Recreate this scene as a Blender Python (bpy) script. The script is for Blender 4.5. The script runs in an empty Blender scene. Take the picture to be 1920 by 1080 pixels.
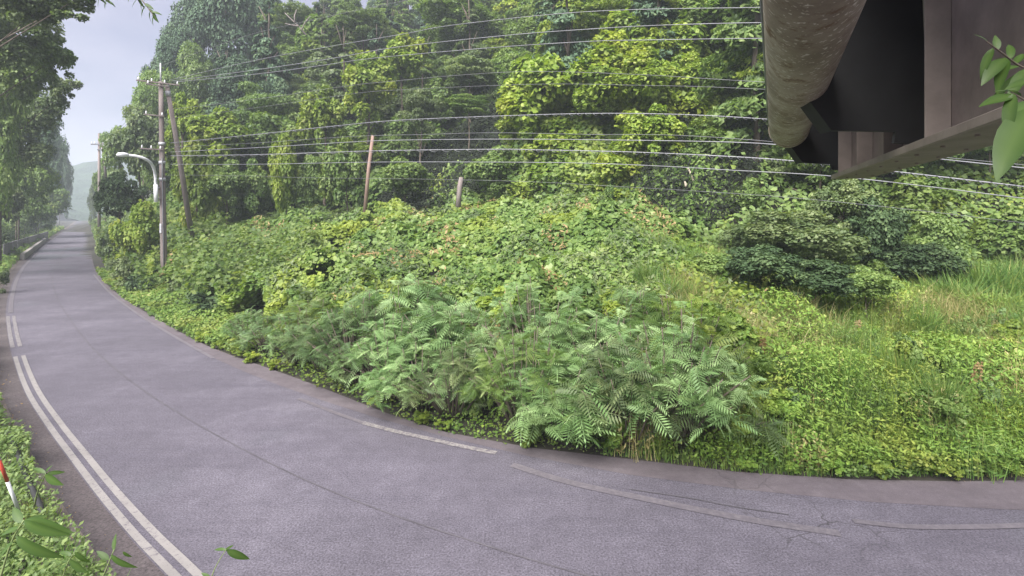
import bpy, bmesh, math, random
import numpy as np
from mathutils import Vector, Matrix

# ------------------------------------------------------------------ camera, sky, sun, exposure
scene = bpy.context.scene
COL = scene.collection
CAM_H, F, HZ = 4.0, 960.0, 400.0          # eye height, focal length and horizon row in photograph pixels
cam_d = bpy.data.cameras.new('camera'); cam = bpy.data.objects.new('camera', cam_d); COL.objects.link(cam)
cam.location = (0, 0, CAM_H); cam.rotation_euler = (math.radians(90), 0, 0)
cam_d.sensor_width = 36; cam_d.lens = 18; cam_d.shift_y = -(540 - HZ) / 1920
cam_d.clip_start = 0.05; cam_d.clip_end = 3000
scene.camera = cam

SUN_EL, SUN_AZ = math.radians(50), math.radians(208)     # azimuth measured clockwise from +Y
world = bpy.data.worlds.new('World'); scene.world = world; world.use_nodes = True
wn, wl = world.node_tree.nodes, world.node_tree.links
wn.clear()
w_out = wn.new('ShaderNodeOutputWorld'); bg = wn.new('ShaderNodeBackground'); bg.inputs['Strength'].default_value = 0.10
sky = wn.new('ShaderNodeTexSky'); sky.sky_type = 'NISHITA'; sky.sun_disc = False
sky.sun_elevation = SUN_EL; sky.sun_rotation = SUN_AZ
tc = wn.new('ShaderNodeTexCoord'); mp = wn.new('ShaderNodeMapping'); mp.inputs['Scale'].default_value = (1, 1, 2.2)
nz = wn.new('ShaderNodeTexNoise'); nz.inputs['Scale'].default_value = 6.5; nz.inputs['Detail'].default_value = 5
rp = wn.new('ShaderNodeValToRGB')
rp.color_ramp.elements[0].position = .32; rp.color_ramp.elements[0].color = (.58, .55, .77, 1)
rp.color_ramp.elements[1].position = .70; rp.color_ramp.elements[1].color = (1.02, .92, 1.10, 1)
mx = wn.new('ShaderNodeMixRGB'); mx.inputs[0].default_value = 0.90
wl.new(tc.outputs['Generated'], mp.inputs[0]); wl.new(mp.outputs[0], nz.inputs['Vector']); wl.new(nz.outputs[0], rp.inputs[0])
wl.new(sky.outputs[0], mx.inputs[1]); wl.new(rp.outputs[0], mx.inputs[2]); wl.new(mx.outputs[0], bg.inputs['Color'])
wl.new(bg.outputs[0], w_out.inputs['Surface'])

sun_d = bpy.data.lights.new('sun', 'SUN'); sun = bpy.data.objects.new('sun', sun_d); COL.objects.link(sun)
sun_d.energy = 2.5; sun_d.angle = math.radians(55); sun_d.color = (1, .965, .90)
sdir = Vector((math.sin(SUN_AZ) * math.cos(SUN_EL), math.cos(SUN_AZ) * math.cos(SUN_EL), math.sin(SUN_EL)))
sun.rotation_euler = sdir.to_track_quat('Z', 'Y').to_euler()

vs = scene.view_settings
vs.view_transform = 'Standard'; vs.look = 'None'; vs.gamma = 1; vs.exposure = 2.45; vs.use_curve_mapping = False
scene.cycles.max_bounces = 8; scene.cycles.diffuse_bounces = 4; scene.cycles.transmission_bounces = 4
scene.cycles.transparent_max_bounces = 8; scene.cycles.volume_bounces = 1
scene.cycles.use_denoising = True

R = np.random.default_rng(7)
random.seed(7)

# ------------------------------------------------------------------ geometry helpers
def at(px, py, d):                       # a point of the place seen at (px,py), d metres ahead
    return Vector(((px - 960) / F * d, d, CAM_H - (py - HZ) / F * d))
def gp(px, py):                          # on the road plane
    d = CAM_H * F / (py - HZ); return ((px - 960) / F * d, d)

def smooth_poly(pts, n=8):               # Catmull-Rom through 2-D / 3-D points
    P = [np.array(p, float) for p in pts]; P = [2 * P[0] - P[1]] + P + [2 * P[-1] - P[-2]]
    out = []
    for i in range(1, len(P) - 2):
        a, b, c, d = P[i - 1:i + 3]
        for k in range(n):
            t = k / n
            out.append(.5 * (2 * b + (c - a) * t + (2 * a - 5 * b + 4 * c - d) * t * t + (3 * b - a - 3 * c + d) * t ** 3))
    out.append(P[-2]); return np.array(out)

FAR_PX = [(158, 408), (164, 420), (168, 440), (171, 470), (177, 500), (197, 530), (240, 565), (290, 595), (370, 640), (450, 672), (540, 703), (650, 745),
          (760, 788), (850, 814), (930, 830), (1060, 848), (1200, 863), (1300, 875), (1400, 887), (1500, 895), (1650, 901), (1800, 903), (1920, 901), (2300, 893), (2900, 870)]
LINE_PX = [(150, 408), (140, 420), (100, 448), (58, 486), (36, 515), (25, 545), (20, 580), (24, 620), (36, 668), (60, 730), (100, 792), (150, 857), (200, 920), (270, 1000), (350, 1080), (450, 1185), (620, 1330), (900, 1480)]
FAR = smooth_poly([gp(*p) for p in FAR_PX], 4)
LINE = smooth_poly([gp(*p) for p in LINE_PX], 6)

def sdist(poly, X, Y):                   # signed distance to a polyline, + on its left hand
    X = np.asarray(X, float); Y = np.asarray(Y, float)
    best = np.full(X.shape, 1e18); sg = np.ones(X.shape)
    for a, b in zip(poly[:-1], poly[1:]):
        ex, ey = b - a; L = ex * ex + ey * ey + 1e-12
        t = np.clip(((X - a[0]) * ex + (Y - a[1]) * ey) / L, 0, 1)
        dx, dy = X - a[0] - t * ex, Y - a[1] - t * ey
        q = dx * dx + dy * dy; m = q < best
        best = np.where(m, q, best); sg = np.where(m, np.sign(ex * dy - ey * dx), sg)
    return np.sqrt(best) * np.where(sg == 0, 1, sg)
FAR_C = smooth_poly([gp(*p) for p in FAR_PX], 1); LINE_C = smooth_poly([gp(*p) for p in LINE_PX], 1)

def vnoise(X, Y, s, seed=0):             # smooth value noise
    X = np.asarray(X, float) / s + 100.3 + seed * 17.7; Y = np.asarray(Y, float) / s + 57.1 + seed * 5.3
    xi, yi = np.floor(X).astype(int), np.floor(Y).astype(int); fx, fy = X - xi, Y - yi
    fx = fx * fx * (3 - 2 * fx); fy = fy * fy * (3 - 2 * fy)
    h = lambda a, b: (np.sin(a * 127.1 + b * 311.7 + seed) * 43758.5453) % 1
    return (h(xi, yi) * (1 - fx) + h(xi + 1, yi) * fx) * (1 - fy) + (h(xi, yi + 1) * (1 - fx) + h(xi + 1, yi + 1) * fx) * fy
def sstep(a, b, x):
    t = np.clip((x - a) / (b - a), 0, 1); return t * t * (3 - 2 * t)

def terrain(X, Y):
    X = np.asarray(X, float); Y = np.asarray(Y, float)
    s = sdist(FAR_C, X, Y)               # + towards the hill
    r = sstep(4, 10, X)                  # 1 on the meadow side
    l = sstep(-8, -24, X)                # 1 where the hill closes in on the road
    a = .26 * (1 - r) + .11 * r + .14 * l
    w = 17 * (1 - r) + 11.5 * r; w = w * (1 - l) + 4.0 * l
    st = .95 * (1 - l) + 1.15 * l
    sp = np.maximum(s, 0)
    z = a * (sp - .8 * (1 - np.exp(-sp / .8))) * (sp < w) + (a * w + st * (sp - w)) * (sp >= w)
    z = np.where(z > 38, 38 + (z - 38) * .15, z)
    z = z * (1 - .85 * sstep(130, 230, Y)); z = np.minimum(z, 52)
    z = z + sstep(1, 5, sp) * (vnoise(X, Y, 3.2, 1) - .5) * .7 + sstep(1, 5, sp) * (vnoise(X, Y, 1.3, 2) - .5) * .25
    sl = -sdist(LINE_C, X, Y)            # + on the camera's side of the white line
    left = np.where(sl > .8, -.10 * (sl - .8) * sstep(40, 20, Y) + .10 * np.maximum(sl - 5, 0) * sstep(25, 45, Y), 0)
    left = np.where(X > -2, 0, left)
    left = np.clip(left, -2.0, 12)
    return np.where(s > 0, z - .03 + 0 * s, -.03 + left)
def hollow(X, Y):
    return (((X - 8.6) / 2.9) ** 2 + ((Y - 24.5) / 3.4) ** 2 < 1) | (((X + 4.8) / 5.0) ** 2 + ((Y - 37) / 6.5) ** 2 < 1)
def hit(px, py, dmin=6.0, dmax=260):
    d = np.arange(dmin, dmax, .2)
    x = (px - 960) / F * d; zr = CAM_H - (py - HZ) / F * d
    h = terrain(x, d) >= zr
    return float(d[np.argmax(h)]) if h.any() else dmax

# ------------------------------------------------------------------ object helpers
def tag(o, label=None, cat=None, group=None, kind=None):
    if label: o['label'] = label
    if cat: o['category'] = cat
    if group: o['group'] = group
    if kind: o['kind'] = kind
    return o
def link(name, me, mat=None, parent=None):
    o = bpy.data.objects.new(name, me); COL.objects.link(o)
    if mat is not None: me.materials.clear(); me.materials.append(mat)
    if parent is not None: o.parent = parent
    return o
def empty(name, loc, rz=0):
    o = bpy.data.objects.new(name, None); o.empty_display_size = .2; COL.objects.link(o)
    o.location = loc; o.rotation_euler = (0, 0, rz); return o
def mesh_np(name, V, T, tint=None, smooth=False):   # V (n,3), T (m,3)
    me = bpy.data.meshes.new(name); V = np.ascontiguousarray(V, dtype=np.float32); T = np.ascontiguousarray(T, dtype=np.int32)
    me.vertices.add(len(V)); me.vertices.foreach_set('co', V.ravel())
    me.loops.add(T.size); me.loops.foreach_set('vertex_index', T.ravel())
    me.polygons.add(len(T)); me.polygons.foreach_set('loop_start', np.arange(0, T.size, T.shape[1], dtype=np.int32))
    me.update(calc_edges=True)
    if smooth: me.polygons.foreach_set('use_smooth', np.ones(len(T), bool))
    if tint is not None:
        at_ = me.attributes.new('tint', 'FLOAT', 'POINT'); at_.data.foreach_set('value', np.ascontiguousarray(tint, dtype=np.float32))
    me.validate(); return me
def mesh_py(name, V, Fc, smooth=False):
    me = bpy.data.meshes.new(name); me.from_pydata([tuple(v) for v in V], [], Fc); me.update()
    if smooth:
        for p in me.polygons: p.use_smooth = True
    return me
def tube_data(pts, rad, seg=8, cap=True, wob=0):
    pts = [Vector(p) for p in pts]; n = len(pts); V = []; Fc = []
    rad = rad if hasattr(rad, '__len__') else [rad] * n
    up = Vector((0, 0, 1)) if abs((pts[-1] - pts[0]).normalized().z) < .9 else Vector((1, 0, 0))
    for i, p in enumerate(pts):
        t = (pts[min(i + 1, n - 1)] - pts[max(i - 1, 0)]).normalized()
        u = t.cross(up).normalized(); v = t.cross(u)
        for k in range(seg):
            a = 2 * math.pi * k / seg; rr = rad[i] * (1 + wob * math.sin(3 * a + i * 1.7))
            V.append(p + u * math.cos(a) * rr + v * math.sin(a) * rr)
    for i in range(n - 1):
        for k in range(seg):
            a, b = i * seg + k, i * seg + (k + 1) % seg
            Fc.append((a, b, b + seg, a + seg))
    if cap: Fc += [tuple(range(seg - 1, -1, -1)), tuple(range((n - 1) * seg, n * seg))]
    return V, Fc
def tube(name, pts, rad, seg=8, smooth=True, wob=0):
    return mesh_py(name, *tube_data(pts, rad, seg, True, wob), smooth=smooth)
def join_data(parts):
    V = []; Fc = []
    for v, f in parts:
        o = len(V); V += list(v); Fc += [tuple(i + o for i in q) for q in f]
    return V, Fc
def box_data(c, h, M=None):              # centre, half sizes, optional rotation
    V = []
    for sx in (-1, 1):
        for sy in (-1, 1):
            for sz in (-1, 1):
                p = Vector((sx * h[0], sy * h[1], sz * h[2])); p = (M @ p) if M else p
                V.append(Vector(c) + p)
    return V, [(0, 1, 3, 2), (4, 6, 7, 5), (0, 4, 5, 1), (2, 3, 7, 6), (0, 2, 6, 4), (1, 5, 7, 3)]
def bevel(o, w=.01, seg=2):
    m = o.modifiers.new('bevel', 'BEVEL'); m.width = w; m.segments = seg; m.limit_method = 'ANGLE'

# ------------------------------------------------------------------ materials
def new_mat(name):
    m = bpy.data.materials.new(name); m.use_nodes = True; nt = m.node_tree; nt.nodes.clear()
    out = nt.nodes.new('ShaderNodeOutputMaterial'); return m, nt, out
def nd(nt, t, **kw):
    n = nt.nodes.new(t)
    for k, v in kw.items():
        if k in n.inputs: n.inputs[k].default_value = v
        else: setattr(n, k, v)
    return n
def ramp(nt, src, stops):
    r = nt.nodes.new('ShaderNodeValToRGB'); e = r.color_ramp.elements
    while len(e) < len(stops): e.new(.5)
    for k, (p, c) in enumerate(stops):
        e[k].position = p; e[k].color = (c[0], c[1], c[2], 1)
    nt.links.new(src, r.inputs[0]); return r.outputs[0]
def mixc(nt, f, a, b, mode='MIX'):
    m = nt.nodes.new('ShaderNodeMixRGB'); m.blend_type = mode
    for i, s in enumerate((f, a, b)):
        if hasattr(s, 'links'): nt.links.new(s, m.inputs[i])
        elif isinstance(s, (int, float)): m.inputs[i].default_value = s if i == 0 else (s, s, s, 1)
        else: m.inputs[i].default_value = (*s, 1)
    return m.outputs[0]
def noise(nt, scale, detail=3, rough=.55, vec=None):
    n = nd(nt, 'ShaderNodeTexNoise'); n.inputs['Scale'].default_value = scale; n.inputs['Detail'].default_value = detail; n.inputs['Roughness'].default_value = rough
    if vec is None:
        t = nd(nt, 'ShaderNodeTexCoord'); vec = t.outputs['Object']
    nt.links.new(vec, n.inputs['Vector']); return n.outputs[0]

def leaf_mat(name, stops, rough=.42, trans=.28, patch=None, patch_scale=.25, spec=.5, var=.35):
    m, nt, out = new_mat(name); L = nt.links
    a = nd(nt, 'ShaderNodeAttribute', attribute_name='tint')
    col = ramp(nt, a.outputs['Fac'], stops)
    geo = nd(nt, 'ShaderNodeNewGeometry')
    if patch:
        n = noise(nt, patch_scale, 3, .6, geo.outputs['Position'])
        mk = ramp(nt, n, [(.50, (0, 0, 0)), (.66, (1, 1, 1))])
        w = nd(nt, 'ShaderNodeMath', operation='MULTIPLY'); L.new(mk, w.inputs[0]); L.new(a.outputs['Fac'], w.inputs[1])
        col = mixc(nt, w.outputs[0], col, patch)
    oi = nd(nt, 'ShaderNodeObjectInfo')
    hs = nd(nt, 'ShaderNodeHueSaturation'); hs.inputs['Saturation'].default_value = 1.13
    mr = nd(nt, 'ShaderNodeMapRange'); mr.inputs[3].default_value = 1 - var / 2; mr.inputs[4].default_value = 1 + var / 2
    L.new(oi.outputs['Random'], mr.inputs[0]); L.new(mr.outputs[0], hs.inputs['Value']); L.new(col, hs.inputs['Color'])
    p = nd(nt, 'ShaderNodeBsdfPrincipled'); p.inputs['Roughness'].default_value = rough; p.inputs['Specular IOR Level'].default_value = spec
    L.new(hs.outputs[0], p.inputs['Base Color'])
    t = nd(nt, 'ShaderNodeBsdfTranslucent'); tcx = mixc(nt, 1.0, hs.outputs[0], (1.5, 1.6, .7), 'MULTIPLY'); L.new(tcx, t.inputs[0])
    ms = nd(nt, 'ShaderNodeMixShader'); ms.inputs[0].default_value = trans
    L.new(p.outputs[0], ms.inputs[1]); L.new(t.outputs[0], ms.inputs[2]); L.new(ms.outputs[0], out.inputs[0])
    return m
LM = {
 'kudzu':  leaf_mat('kudzu_leaf', [(0, (0.035, 0.066, 0.024)), (.4, (0.095, 0.150, 0.051)), (.75, (0.165, 0.225, 0.078)), (1, (0.290, 0.330, 0.184))], rough=.5, trans=.33, spec=.3, patch=(.24, .27, .055), patch_scale=.22),
 'vine':   leaf_mat('bright_vine_leaf', [(0, (0.057, 0.101, 0.027)), (.4, (0.144, 0.207, 0.053)), (.75, (0.241, 0.302, 0.079)), (1, (0.391, 0.403, 0.158))], rough=.5, trans=.33, spec=.3, patch=(.27, .28, .06)),
 'broad':  leaf_mat('broad_leaf', [(0, (0.041, 0.069, 0.032)), (.5, (0.128, 0.186, 0.071)), (1, (0.270, 0.333, 0.138))], rough=.5, trans=.33, spec=.3),
 'grey':   leaf_mat('grey_green_leaf', [(0, (0.041, 0.064, 0.034)), (.5, (0.108, 0.147, 0.071)), (1, (0.252, 0.287, 0.152))], rough=.5, trans=.33, spec=.3),
 'dark':   leaf_mat('dark_evergreen_leaf', [(0, (0.021, 0.036, 0.020)), (.6, (0.057, 0.089, 0.044)), (1, (0.130, 0.174, 0.085))], rough=.6, trans=.15, spec=.2),
 'cedar':  leaf_mat('cedar_needles', [(0, (0.032, 0.057, 0.040)), (.6, (0.086, 0.132, 0.082)), (1, (0.172, 0.226, 0.126))], rough=.7, trans=.1, spec=.2),
 'sumac':  leaf_mat('pinnate_leaf', [(0, (.050, .088, .042)), (.5, (.135, .208, .092)), (1, (.29, .37, .20))], rough=.5, var=.7, trans=.25, spec=.3),
 'meadow': leaf_mat('meadow_leaf', [(0, (0.045, 0.086, 0.025)), (.4, (0.112, 0.184, 0.048)), (.8, (0.195, 0.270, 0.076)), (1, (0.401, 0.389, 0.180))], rough=.55, trans=.22, spec=.3, patch=(.24, .25, .07), patch_scale=.55),
 'grass':  leaf_mat('grass_blade', [(0, (0.056, 0.116, 0.036)), (.5, (0.129, 0.210, 0.067)), (.85, (0.213, 0.273, 0.095)), (1, (0.426, 0.357, 0.171))], patch=(.24, .26, .08), patch_scale=.45, rough=.55, spec=.3),
 'straw': leaf_mat('straw_blade', [(0, (.16, .14, .06)), (.5, (.30, .27, .13)), (1, (.44, .40, .24))], rough=.6, trans=.2, spec=.3),
 'hollow_shade': leaf_mat('shade_toned_leaf', [(0, (.008, .010, .008)), (.6, (.018, .022, .016)), (1, (.040, .052, .032))], rough=.8, trans=.05, spec=.1),  # near-black leaf colour stands in for the deep shade of the hollows
 'dry':    leaf_mat('dry_leaf', [(0, (.11, .065, .035)), (.5, (.20, .135, .070)), (1, (.34, .27, .15))], rough=.7, trans=.15),
 'bigleaf': leaf_mat('glossy_leaf', [(0, (.022, .045, .016)), (.5, (.045, .080, .024)), (1, (.085, .13, .042))], rough=.45, trans=.25, var=.1, spec=.3),
}
def simple(name, c1, c2, scale=6, rough=.8, metal=0, bump=.3, bscale=None, stretch=None, dist=.01):
    m, nt, out = new_mat(name); L = nt.links
    t = nd(nt, 'ShaderNodeTexCoord'); mpn = nd(nt, 'ShaderNodeMapping'); mpn.inputs['Scale'].default_value = stretch or (1, 1, 1)
    L.new(t.outputs['Object'], mpn.inputs[0])
    n = noise(nt, scale, 5, .6, mpn.outputs[0]); col = ramp(nt, n, [(.3, c1), (.72, c2)])
    p = nd(nt, 'ShaderNodeBsdfPrincipled'); p.inputs['Roughness'].default_value = rough; p.inputs['Metallic'].default_value = metal
    L.new(col, p.inputs['Base Color'])
    n2 = noise(nt, bscale or scale * 4, 4, .6, mpn.outputs[0]); b = nd(nt, 'ShaderNodeBump'); b.inputs['Strength'].default_value = bump; b.inputs['Distance'].default_value = dist
    L.new(n2, b.inputs['Height']); L.new(b.outputs[0], p.inputs['Normal']); L.new(p.outputs[0], out.inputs[0]); return m
M = {
 'soil':  simple('soil', (.016, .015, .012), (.040, .036, .026), 1.5, .95, dist=.05),
 'bark':  simple('bark', (.06, .045, .035), (.15, .12, .095), 5, .9, stretch=(1, 1, .2)),
 'palebark': simple('pale_bark', (.25, .21, .16), (.42, .37, .30), 5, .85, stretch=(1, 1, .2)),
 'polewood': simple('weathered_pole', (.13, .105, .10), (.24, .20, .195), 4, .85, stretch=(1, 1, .12)),
 'redwood': simple('reddish_pole', (.18, .11, .09), (.30, .21, .18), 4, .8, stretch=(1, 1, .15)),
 'galv':  simple('galvanised_metal', (.34, .34, .37), (.52, .52, .56), 8, .45, metal=.2, bump=.05),
 'white': simple('white_paint', (.62, .62, .66), (.78, .78, .80), 8, .4, bump=.05),
 'wire':  simple('wire_sheath', (.13, .13, .15), (.24, .24, .27), 2, .4, bump=.0),
 'darkwire': simple('dark_wire', (.09, .09, .10), (.17, .17, .19), 2, .5, bump=.0),
 'black': simple('black_steel', (.012, .012, .013), (.020, .020, .021), 3, .7, bump=.1),
 'brown': simple('brown_girder_paint', (.13, .103, .096), (.21, .172, .16), 4, .6, bump=.15, bscale=30),
 'lightbrown': simple('pale_girder_paint', (.17, .14, .125), (.25, .21, .19), 4, .6, bump=.15, bscale=30),  # paler tone stands in for light on the flange's side edge
 'fence': simple('fence_board', (.13, .125, .14), (.22, .21, .23), 3, .8, stretch=(1, 1, .3)),
 'concrete': simple('concrete', (.26, .24, .22), (.38, .355, .33), 3, .9),
 'stone': simple('pale_stone', (.25, .22, .20), (.50, .46, .43), 14, .9),
 'red':   simple('red_paint', (.45, .05, .03), (.55, .09, .06), 6, .5, bump=.05),
 'porcelain': simple('porcelain', (.5, .5, .52), (.7, .7, .72), 9, .3, bump=.0),
 'farhill': simple('far_forest', (.015, .035, .022), (.05, .09, .05), .12, .95, bump=1, bscale=.4, dist=3),
}
def pipe_mat():
    m, nt, out = new_mat('pipe_paint'); L = nt.links
    t = nd(nt, 'ShaderNodeTexCoord'); mpn = nd(nt, 'ShaderNodeMapping'); mpn.inputs['Scale'].default_value = (1, 1, 1); L.new(t.outputs['Object'], mpn.inputs[0])
    n = noise(nt, 1.6, 6, .65, mpn.outputs[0]); c = ramp(nt, n, [(.3, (.13, .095, .075)), (.5, (.24, .20, .155)), (.70, (.42, .37, .30))])
    m2 = nd(nt, 'ShaderNodeMapping'); m2.inputs['Rotation'].default_value = (.5, 0, .45); m2.inputs['Scale'].default_value = (30, 30, 4); L.new(t.outputs['Object'], m2.inputs[0])
    sc = noise(nt, 1.1, 2, .5, m2.outputs[0]); mk = ramp(nt, sc, [(.60, (0, 0, 0)), (.66, (1, 1, 1))]); c = mixc(nt, mk, c, (.50, .46, .40)); rs = ramp(nt, noise(nt, 5, 6, .8, mpn.outputs[0]), [(.52, (0, 0, 0)), (.64, (1, 1, 1))]); c = mixc(nt, rs, c, (.13, .075, .045))
    p = nd(nt, 'ShaderNodeBsdfPrincipled'); p.inputs['Roughness'].default_value = .62; L.new(c, p.inputs['Base Color'])
    b = nd(nt, 'ShaderNodeBump'); b.inputs['Strength'].default_value = .25; b.inputs['Distance'].default_value = .01; L.new(noise(nt, 12, 4), b.inputs['Height']); L.new(b.outputs[0], p.inputs['Normal'])
    L.new(p.outputs[0], out.inputs[0]); return m
M['pipe'] = pipe_mat()

def asphalt(name, ca, cb, grain=58, gstr=.62, cracks=False, patch=None):
    m, nt, out = new_mat(name); L = nt.links
    t = nd(nt, 'ShaderNodeTexCoord'); v = t.outputs['Object']
    big = noise(nt, .35, 6, .72, v); c = ramp(nt, big, [(.32, tuple(q * .82 for q in ca)), (.5, ca), (.68, tuple(q * 1.08 for q in cb))])
    ms_ = nd(nt, 'ShaderNodeMapping'); ms_.inputs['Rotation'].default_value = (0, 0, math.radians(-38)); ms_.inputs['Scale'].default_value = (.16, 1.5, 1); L.new(v, ms_.inputs[0])
    c = mixc(nt, 1, c, ramp(nt, noise(nt, 1, 6, .7, ms_.outputs[0]), [(.40, (.92, .92, .93)), (.5, (1, 1, 1)), (.62, (1.04, 1.04, 1.04))]), 'MULTIPLY')
    if patch:
        c = mixc(nt, ramp(nt, noise(nt, .13, 2, .5, v), [(.55, (0, 0, 0)), (.62, (1, 1, 1))]), c, patch)
    vo = nd(nt, 'ShaderNodeTexVoronoi'); vo.inputs['Scale'].default_value = grain; L.new(v, vo.inputs['Vector'])
    g = noise(nt, grain * .7, 3, .8, v)
    gr = ramp(nt, g, [(.32, (1 - gstr,) * 3), (.5, (1, 1, 1)), (.70, (1 + gstr,) * 3)])
    c = mixc(nt, 1, c, gr, 'MULTIPLY')
    g2 = noise(nt, 5, 4, .75, v); c = mixc(nt, 1, c, ramp(nt, g2, [(.3, (.86, .86, .86)), (.7, (1.10, 1.10, 1.10))]), 'MULTIPLY')
    if cracks:
        w = nd(nt, 'ShaderNodeVectorMath', operation='ADD'); nn = nd(nt, 'ShaderNodeTexNoise'); nn.inputs['Scale'].default_value = 1.3; nn.inputs['Detail'].default_value = 4; L.new(v, nn.inputs['Vector'])
        L.new(v, w.inputs[0]); L.new(nn.outputs['Color'], w.inputs[1])
        ce = nd(nt, 'ShaderNodeTexVoronoi', feature='DISTANCE_TO_EDGE'); ce.inputs['Scale'].default_value = .9; L.new(w.outputs[0], ce.inputs['Vector'])
        line = ramp(nt, ce.outputs['Distance'], [(.0, (1, 1, 1)), (.016, (0, 0, 0))])
        area = ramp(nt, noise(nt, .35, 2, .5, v), [(.50, (0, 0, 0)), (.60, (1, 1, 1))])
        sx = nd(nt, 'ShaderNodeSeparateXYZ'); L.new(v, sx.inputs[0]); mr = nd(nt, 'ShaderNodeMapRange'); mr.inputs[1].default_value = 1; mr.inputs[2].default_value = 4; L.new(sx.outputs['X'], mr.inputs[0])
        k = mixc(nt, 1, mixc(nt, 1, line, area, 'MULTIPLY'), mr.outputs[0], 'MULTIPLY')
        c = mixc(nt, k, c, (.035, .032, .036))
    p = nd(nt, 'ShaderNodeBsdfPrincipled'); p.inputs['Roughness'].default_value = .88; p.inputs['Specular IOR Level'].default_value = .3; L.new(c, p.inputs['Base Color'])
    b = nd(nt, 'ShaderNodeBump'); b.inputs['Strength'].default_value = .6; b.inputs['Distance'].default_value = .008; L.new(g, b.inputs['Height']); L.new(b.outputs[0], p.inputs['Normal'])
    L.new(p.outputs[0], out.inputs[0]); return m
M['asphalt'] = asphalt('asphalt', (.088, .080, .101), (.108, .099, .123), cracks=True, patch=(.089, .091, .108))
M['shoulder'] = asphalt('smooth_shoulder', (.098, .083, .095), (.126, .109, .122), grain=120, gstr=.2, cracks=True)
M['verge'] = asphalt('dirty_shoulder', (.072, .060, .064), (.110, .094, .096), grain=40, gstr=.5)
M['tar'] = simple('tar_seam', (.050, .045, .054), (.094, .085, .10), 2.2, .8, bump=.1)
def paint(name, lo, hi, c=(.215, .20, .197)):
    m, nt, out = new_mat(name); L = nt.links
    t = nd(nt, 'ShaderNodeTexCoord'); v = t.outputs['Object']
    n = noise(nt, 14, 6, .8, v); k = ramp(nt, n, [(lo, (0, 0, 0)), (hi, (1, 1, 1))])
    col = mixc(nt, k, (.10, .088, .105), c)
    col = mixc(nt, 1, col, ramp(nt, noise(nt, 2.2, 4, .7, v), [(.3, (.8, .8, .8)), (.65, (1, 1, 1))]), 'MULTIPLY')
    p = nd(nt, 'ShaderNodeBsdfPrincipled'); p.inputs['Roughness'].default_value = .7; L.new(col, p.inputs['Base Color']); L.new(p.outputs[0], out.inputs[0]); return m
M['paint'] = paint('white_line_paint', .36, .46)
M['worn'] = paint('worn_line_paint', .44, .56)
M['faded'] = paint('faded_line_paint', .46, .80, (.175, .16, .175))

# ------------------------------------------------------------------ the setting: ground, road, markings
def axis(segs):
    out = []
    for a, b, s in segs: out += list(np.arange(a, b, s))
    return np.array(out + [segs[-1][1]])
gx = axis([(-700, -260, 40), (-260, -90, 5), (-90, -40, 1.6), (-40, 28, .7), (28, 70, 3), (70, 400, 30)])
gy = axis([(-60, 0, 6), (0, 6, 1.5), (6, 45, .7), (45, 110, 2), (110, 300, 7), (300, 900, 50)])
GX, GY = np.meshgrid(gx, gy); GZ = terrain(GX, GY)
nxg, nyg = len(gx), len(gy)
idx = np.arange(nxg * nyg).reshape(nyg, nxg)
Q = np.stack([idx[:-1, :-1], idx[:-1, 1:], idx[1:, 1:], idx[1:, :-1]], -1).reshape(-1, 4)
me = mesh_np('ground', np.stack([GX, GY, GZ], -1).reshape(-1, 3), Q, smooth=True)
tag(link('ground', me, M['soil']), kind='structure')

def offset(poly, o):
    t = np.gradient(poly, axis=0); t /= np.linalg.norm(t, axis=1)[:, None]
    return poly + np.stack([-t[:, 1], t[:, 0]], 1) * o
def sheet(name, A, B, z, mat, kind='structure', th=0):       # flat ruled sheet between two equal polylines
    V = [(p[0], p[1], z) for p in A] + [(p[0], p[1], z) for p in B]; n = len(A)
    return tag(link(name, mesh_py(name, V, [(i, i + 1, n + i + 1, n + i) for i in range(n - 1)]), mat), kind=kind)
def resample(poly, n):
    s = np.r_[0, np.cumsum(np.linalg.norm(np.diff(poly, axis=0), axis=1))]; u = np.linspace(0, s[-1], n)
    return np.stack([np.interp(u, s, poly[:, k]) for k in range(2)], 1)
# road polygon from the far edge to the near edge
near = offset(LINE, -.55)
poly = list(FAR) + [(16, 2.5), (12, .5), (6, 0)] + list(near[::-1])
me = mesh_py('road', [(p[0], p[1], 0) for p in poly], [tuple(range(len(poly)))])
tag(link('road', me, M['asphalt']), kind='structure')
sheet('shoulder', offset(LINE, -.14), offset(LINE, -.72), .004, M['verge'])
GUT = smooth_poly([gp(*p) for p in [(164.2, 421), (167, 440), (169, 470), (174, 500), (190, 530), (232, 570), (280, 603), (360, 655), (430, 692), (480, 711), (608, 757), (735, 803), (931, 852), (1060, 883), (1200, 918), (1376, 951), (1552, 977), (1750, 984), (1920, 981), (2300, 960), (2900, 930)]], 4)
FARg = resample(FAR[4:], 160); GUTg = resample(GUT, 160)
# pair both edges by nearest point so the strip stays straight across
GUTn = np.array([GUT[np.argmin(((GUT - p) ** 2).sum(1))] for p in FARg])
k_ = np.ones(7) / 7
GUTn = np.stack([np.convolve(np.pad(GUTn[:, i], 3, mode='edge'), k_, 'valid') for i in (0, 1)], 1)
sheet('gutter_strip', FARg, GUTn, .004, M['shoulder'])
def stripe(name, pts, w, z, mat):
    p = smooth_poly([gp(*q) for q in pts], 6) if isinstance(pts, list) else pts
    return sheet(name, offset(p, w / 2), offset(p, -w / 2), z, mat)
def sub(poly, y0, y1):                   # part of the white line between two photo rows
    rows = HZ + CAM_H * F / poly[:, 1]; return poly[(rows >= y0) & (rows <= y1)]
for off in (.080, -.080):
    stripe('edge_line', offset(sub(LINE, 664, 5000), off), .088, .009, M['paint'])
    stripe('edge_line', offset(sub(LINE, 592, 655), off), .095, .009, M['worn'])
stripe('edge_line', sub(LINE, 440, 588), .15, .009, M['faded'])
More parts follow.
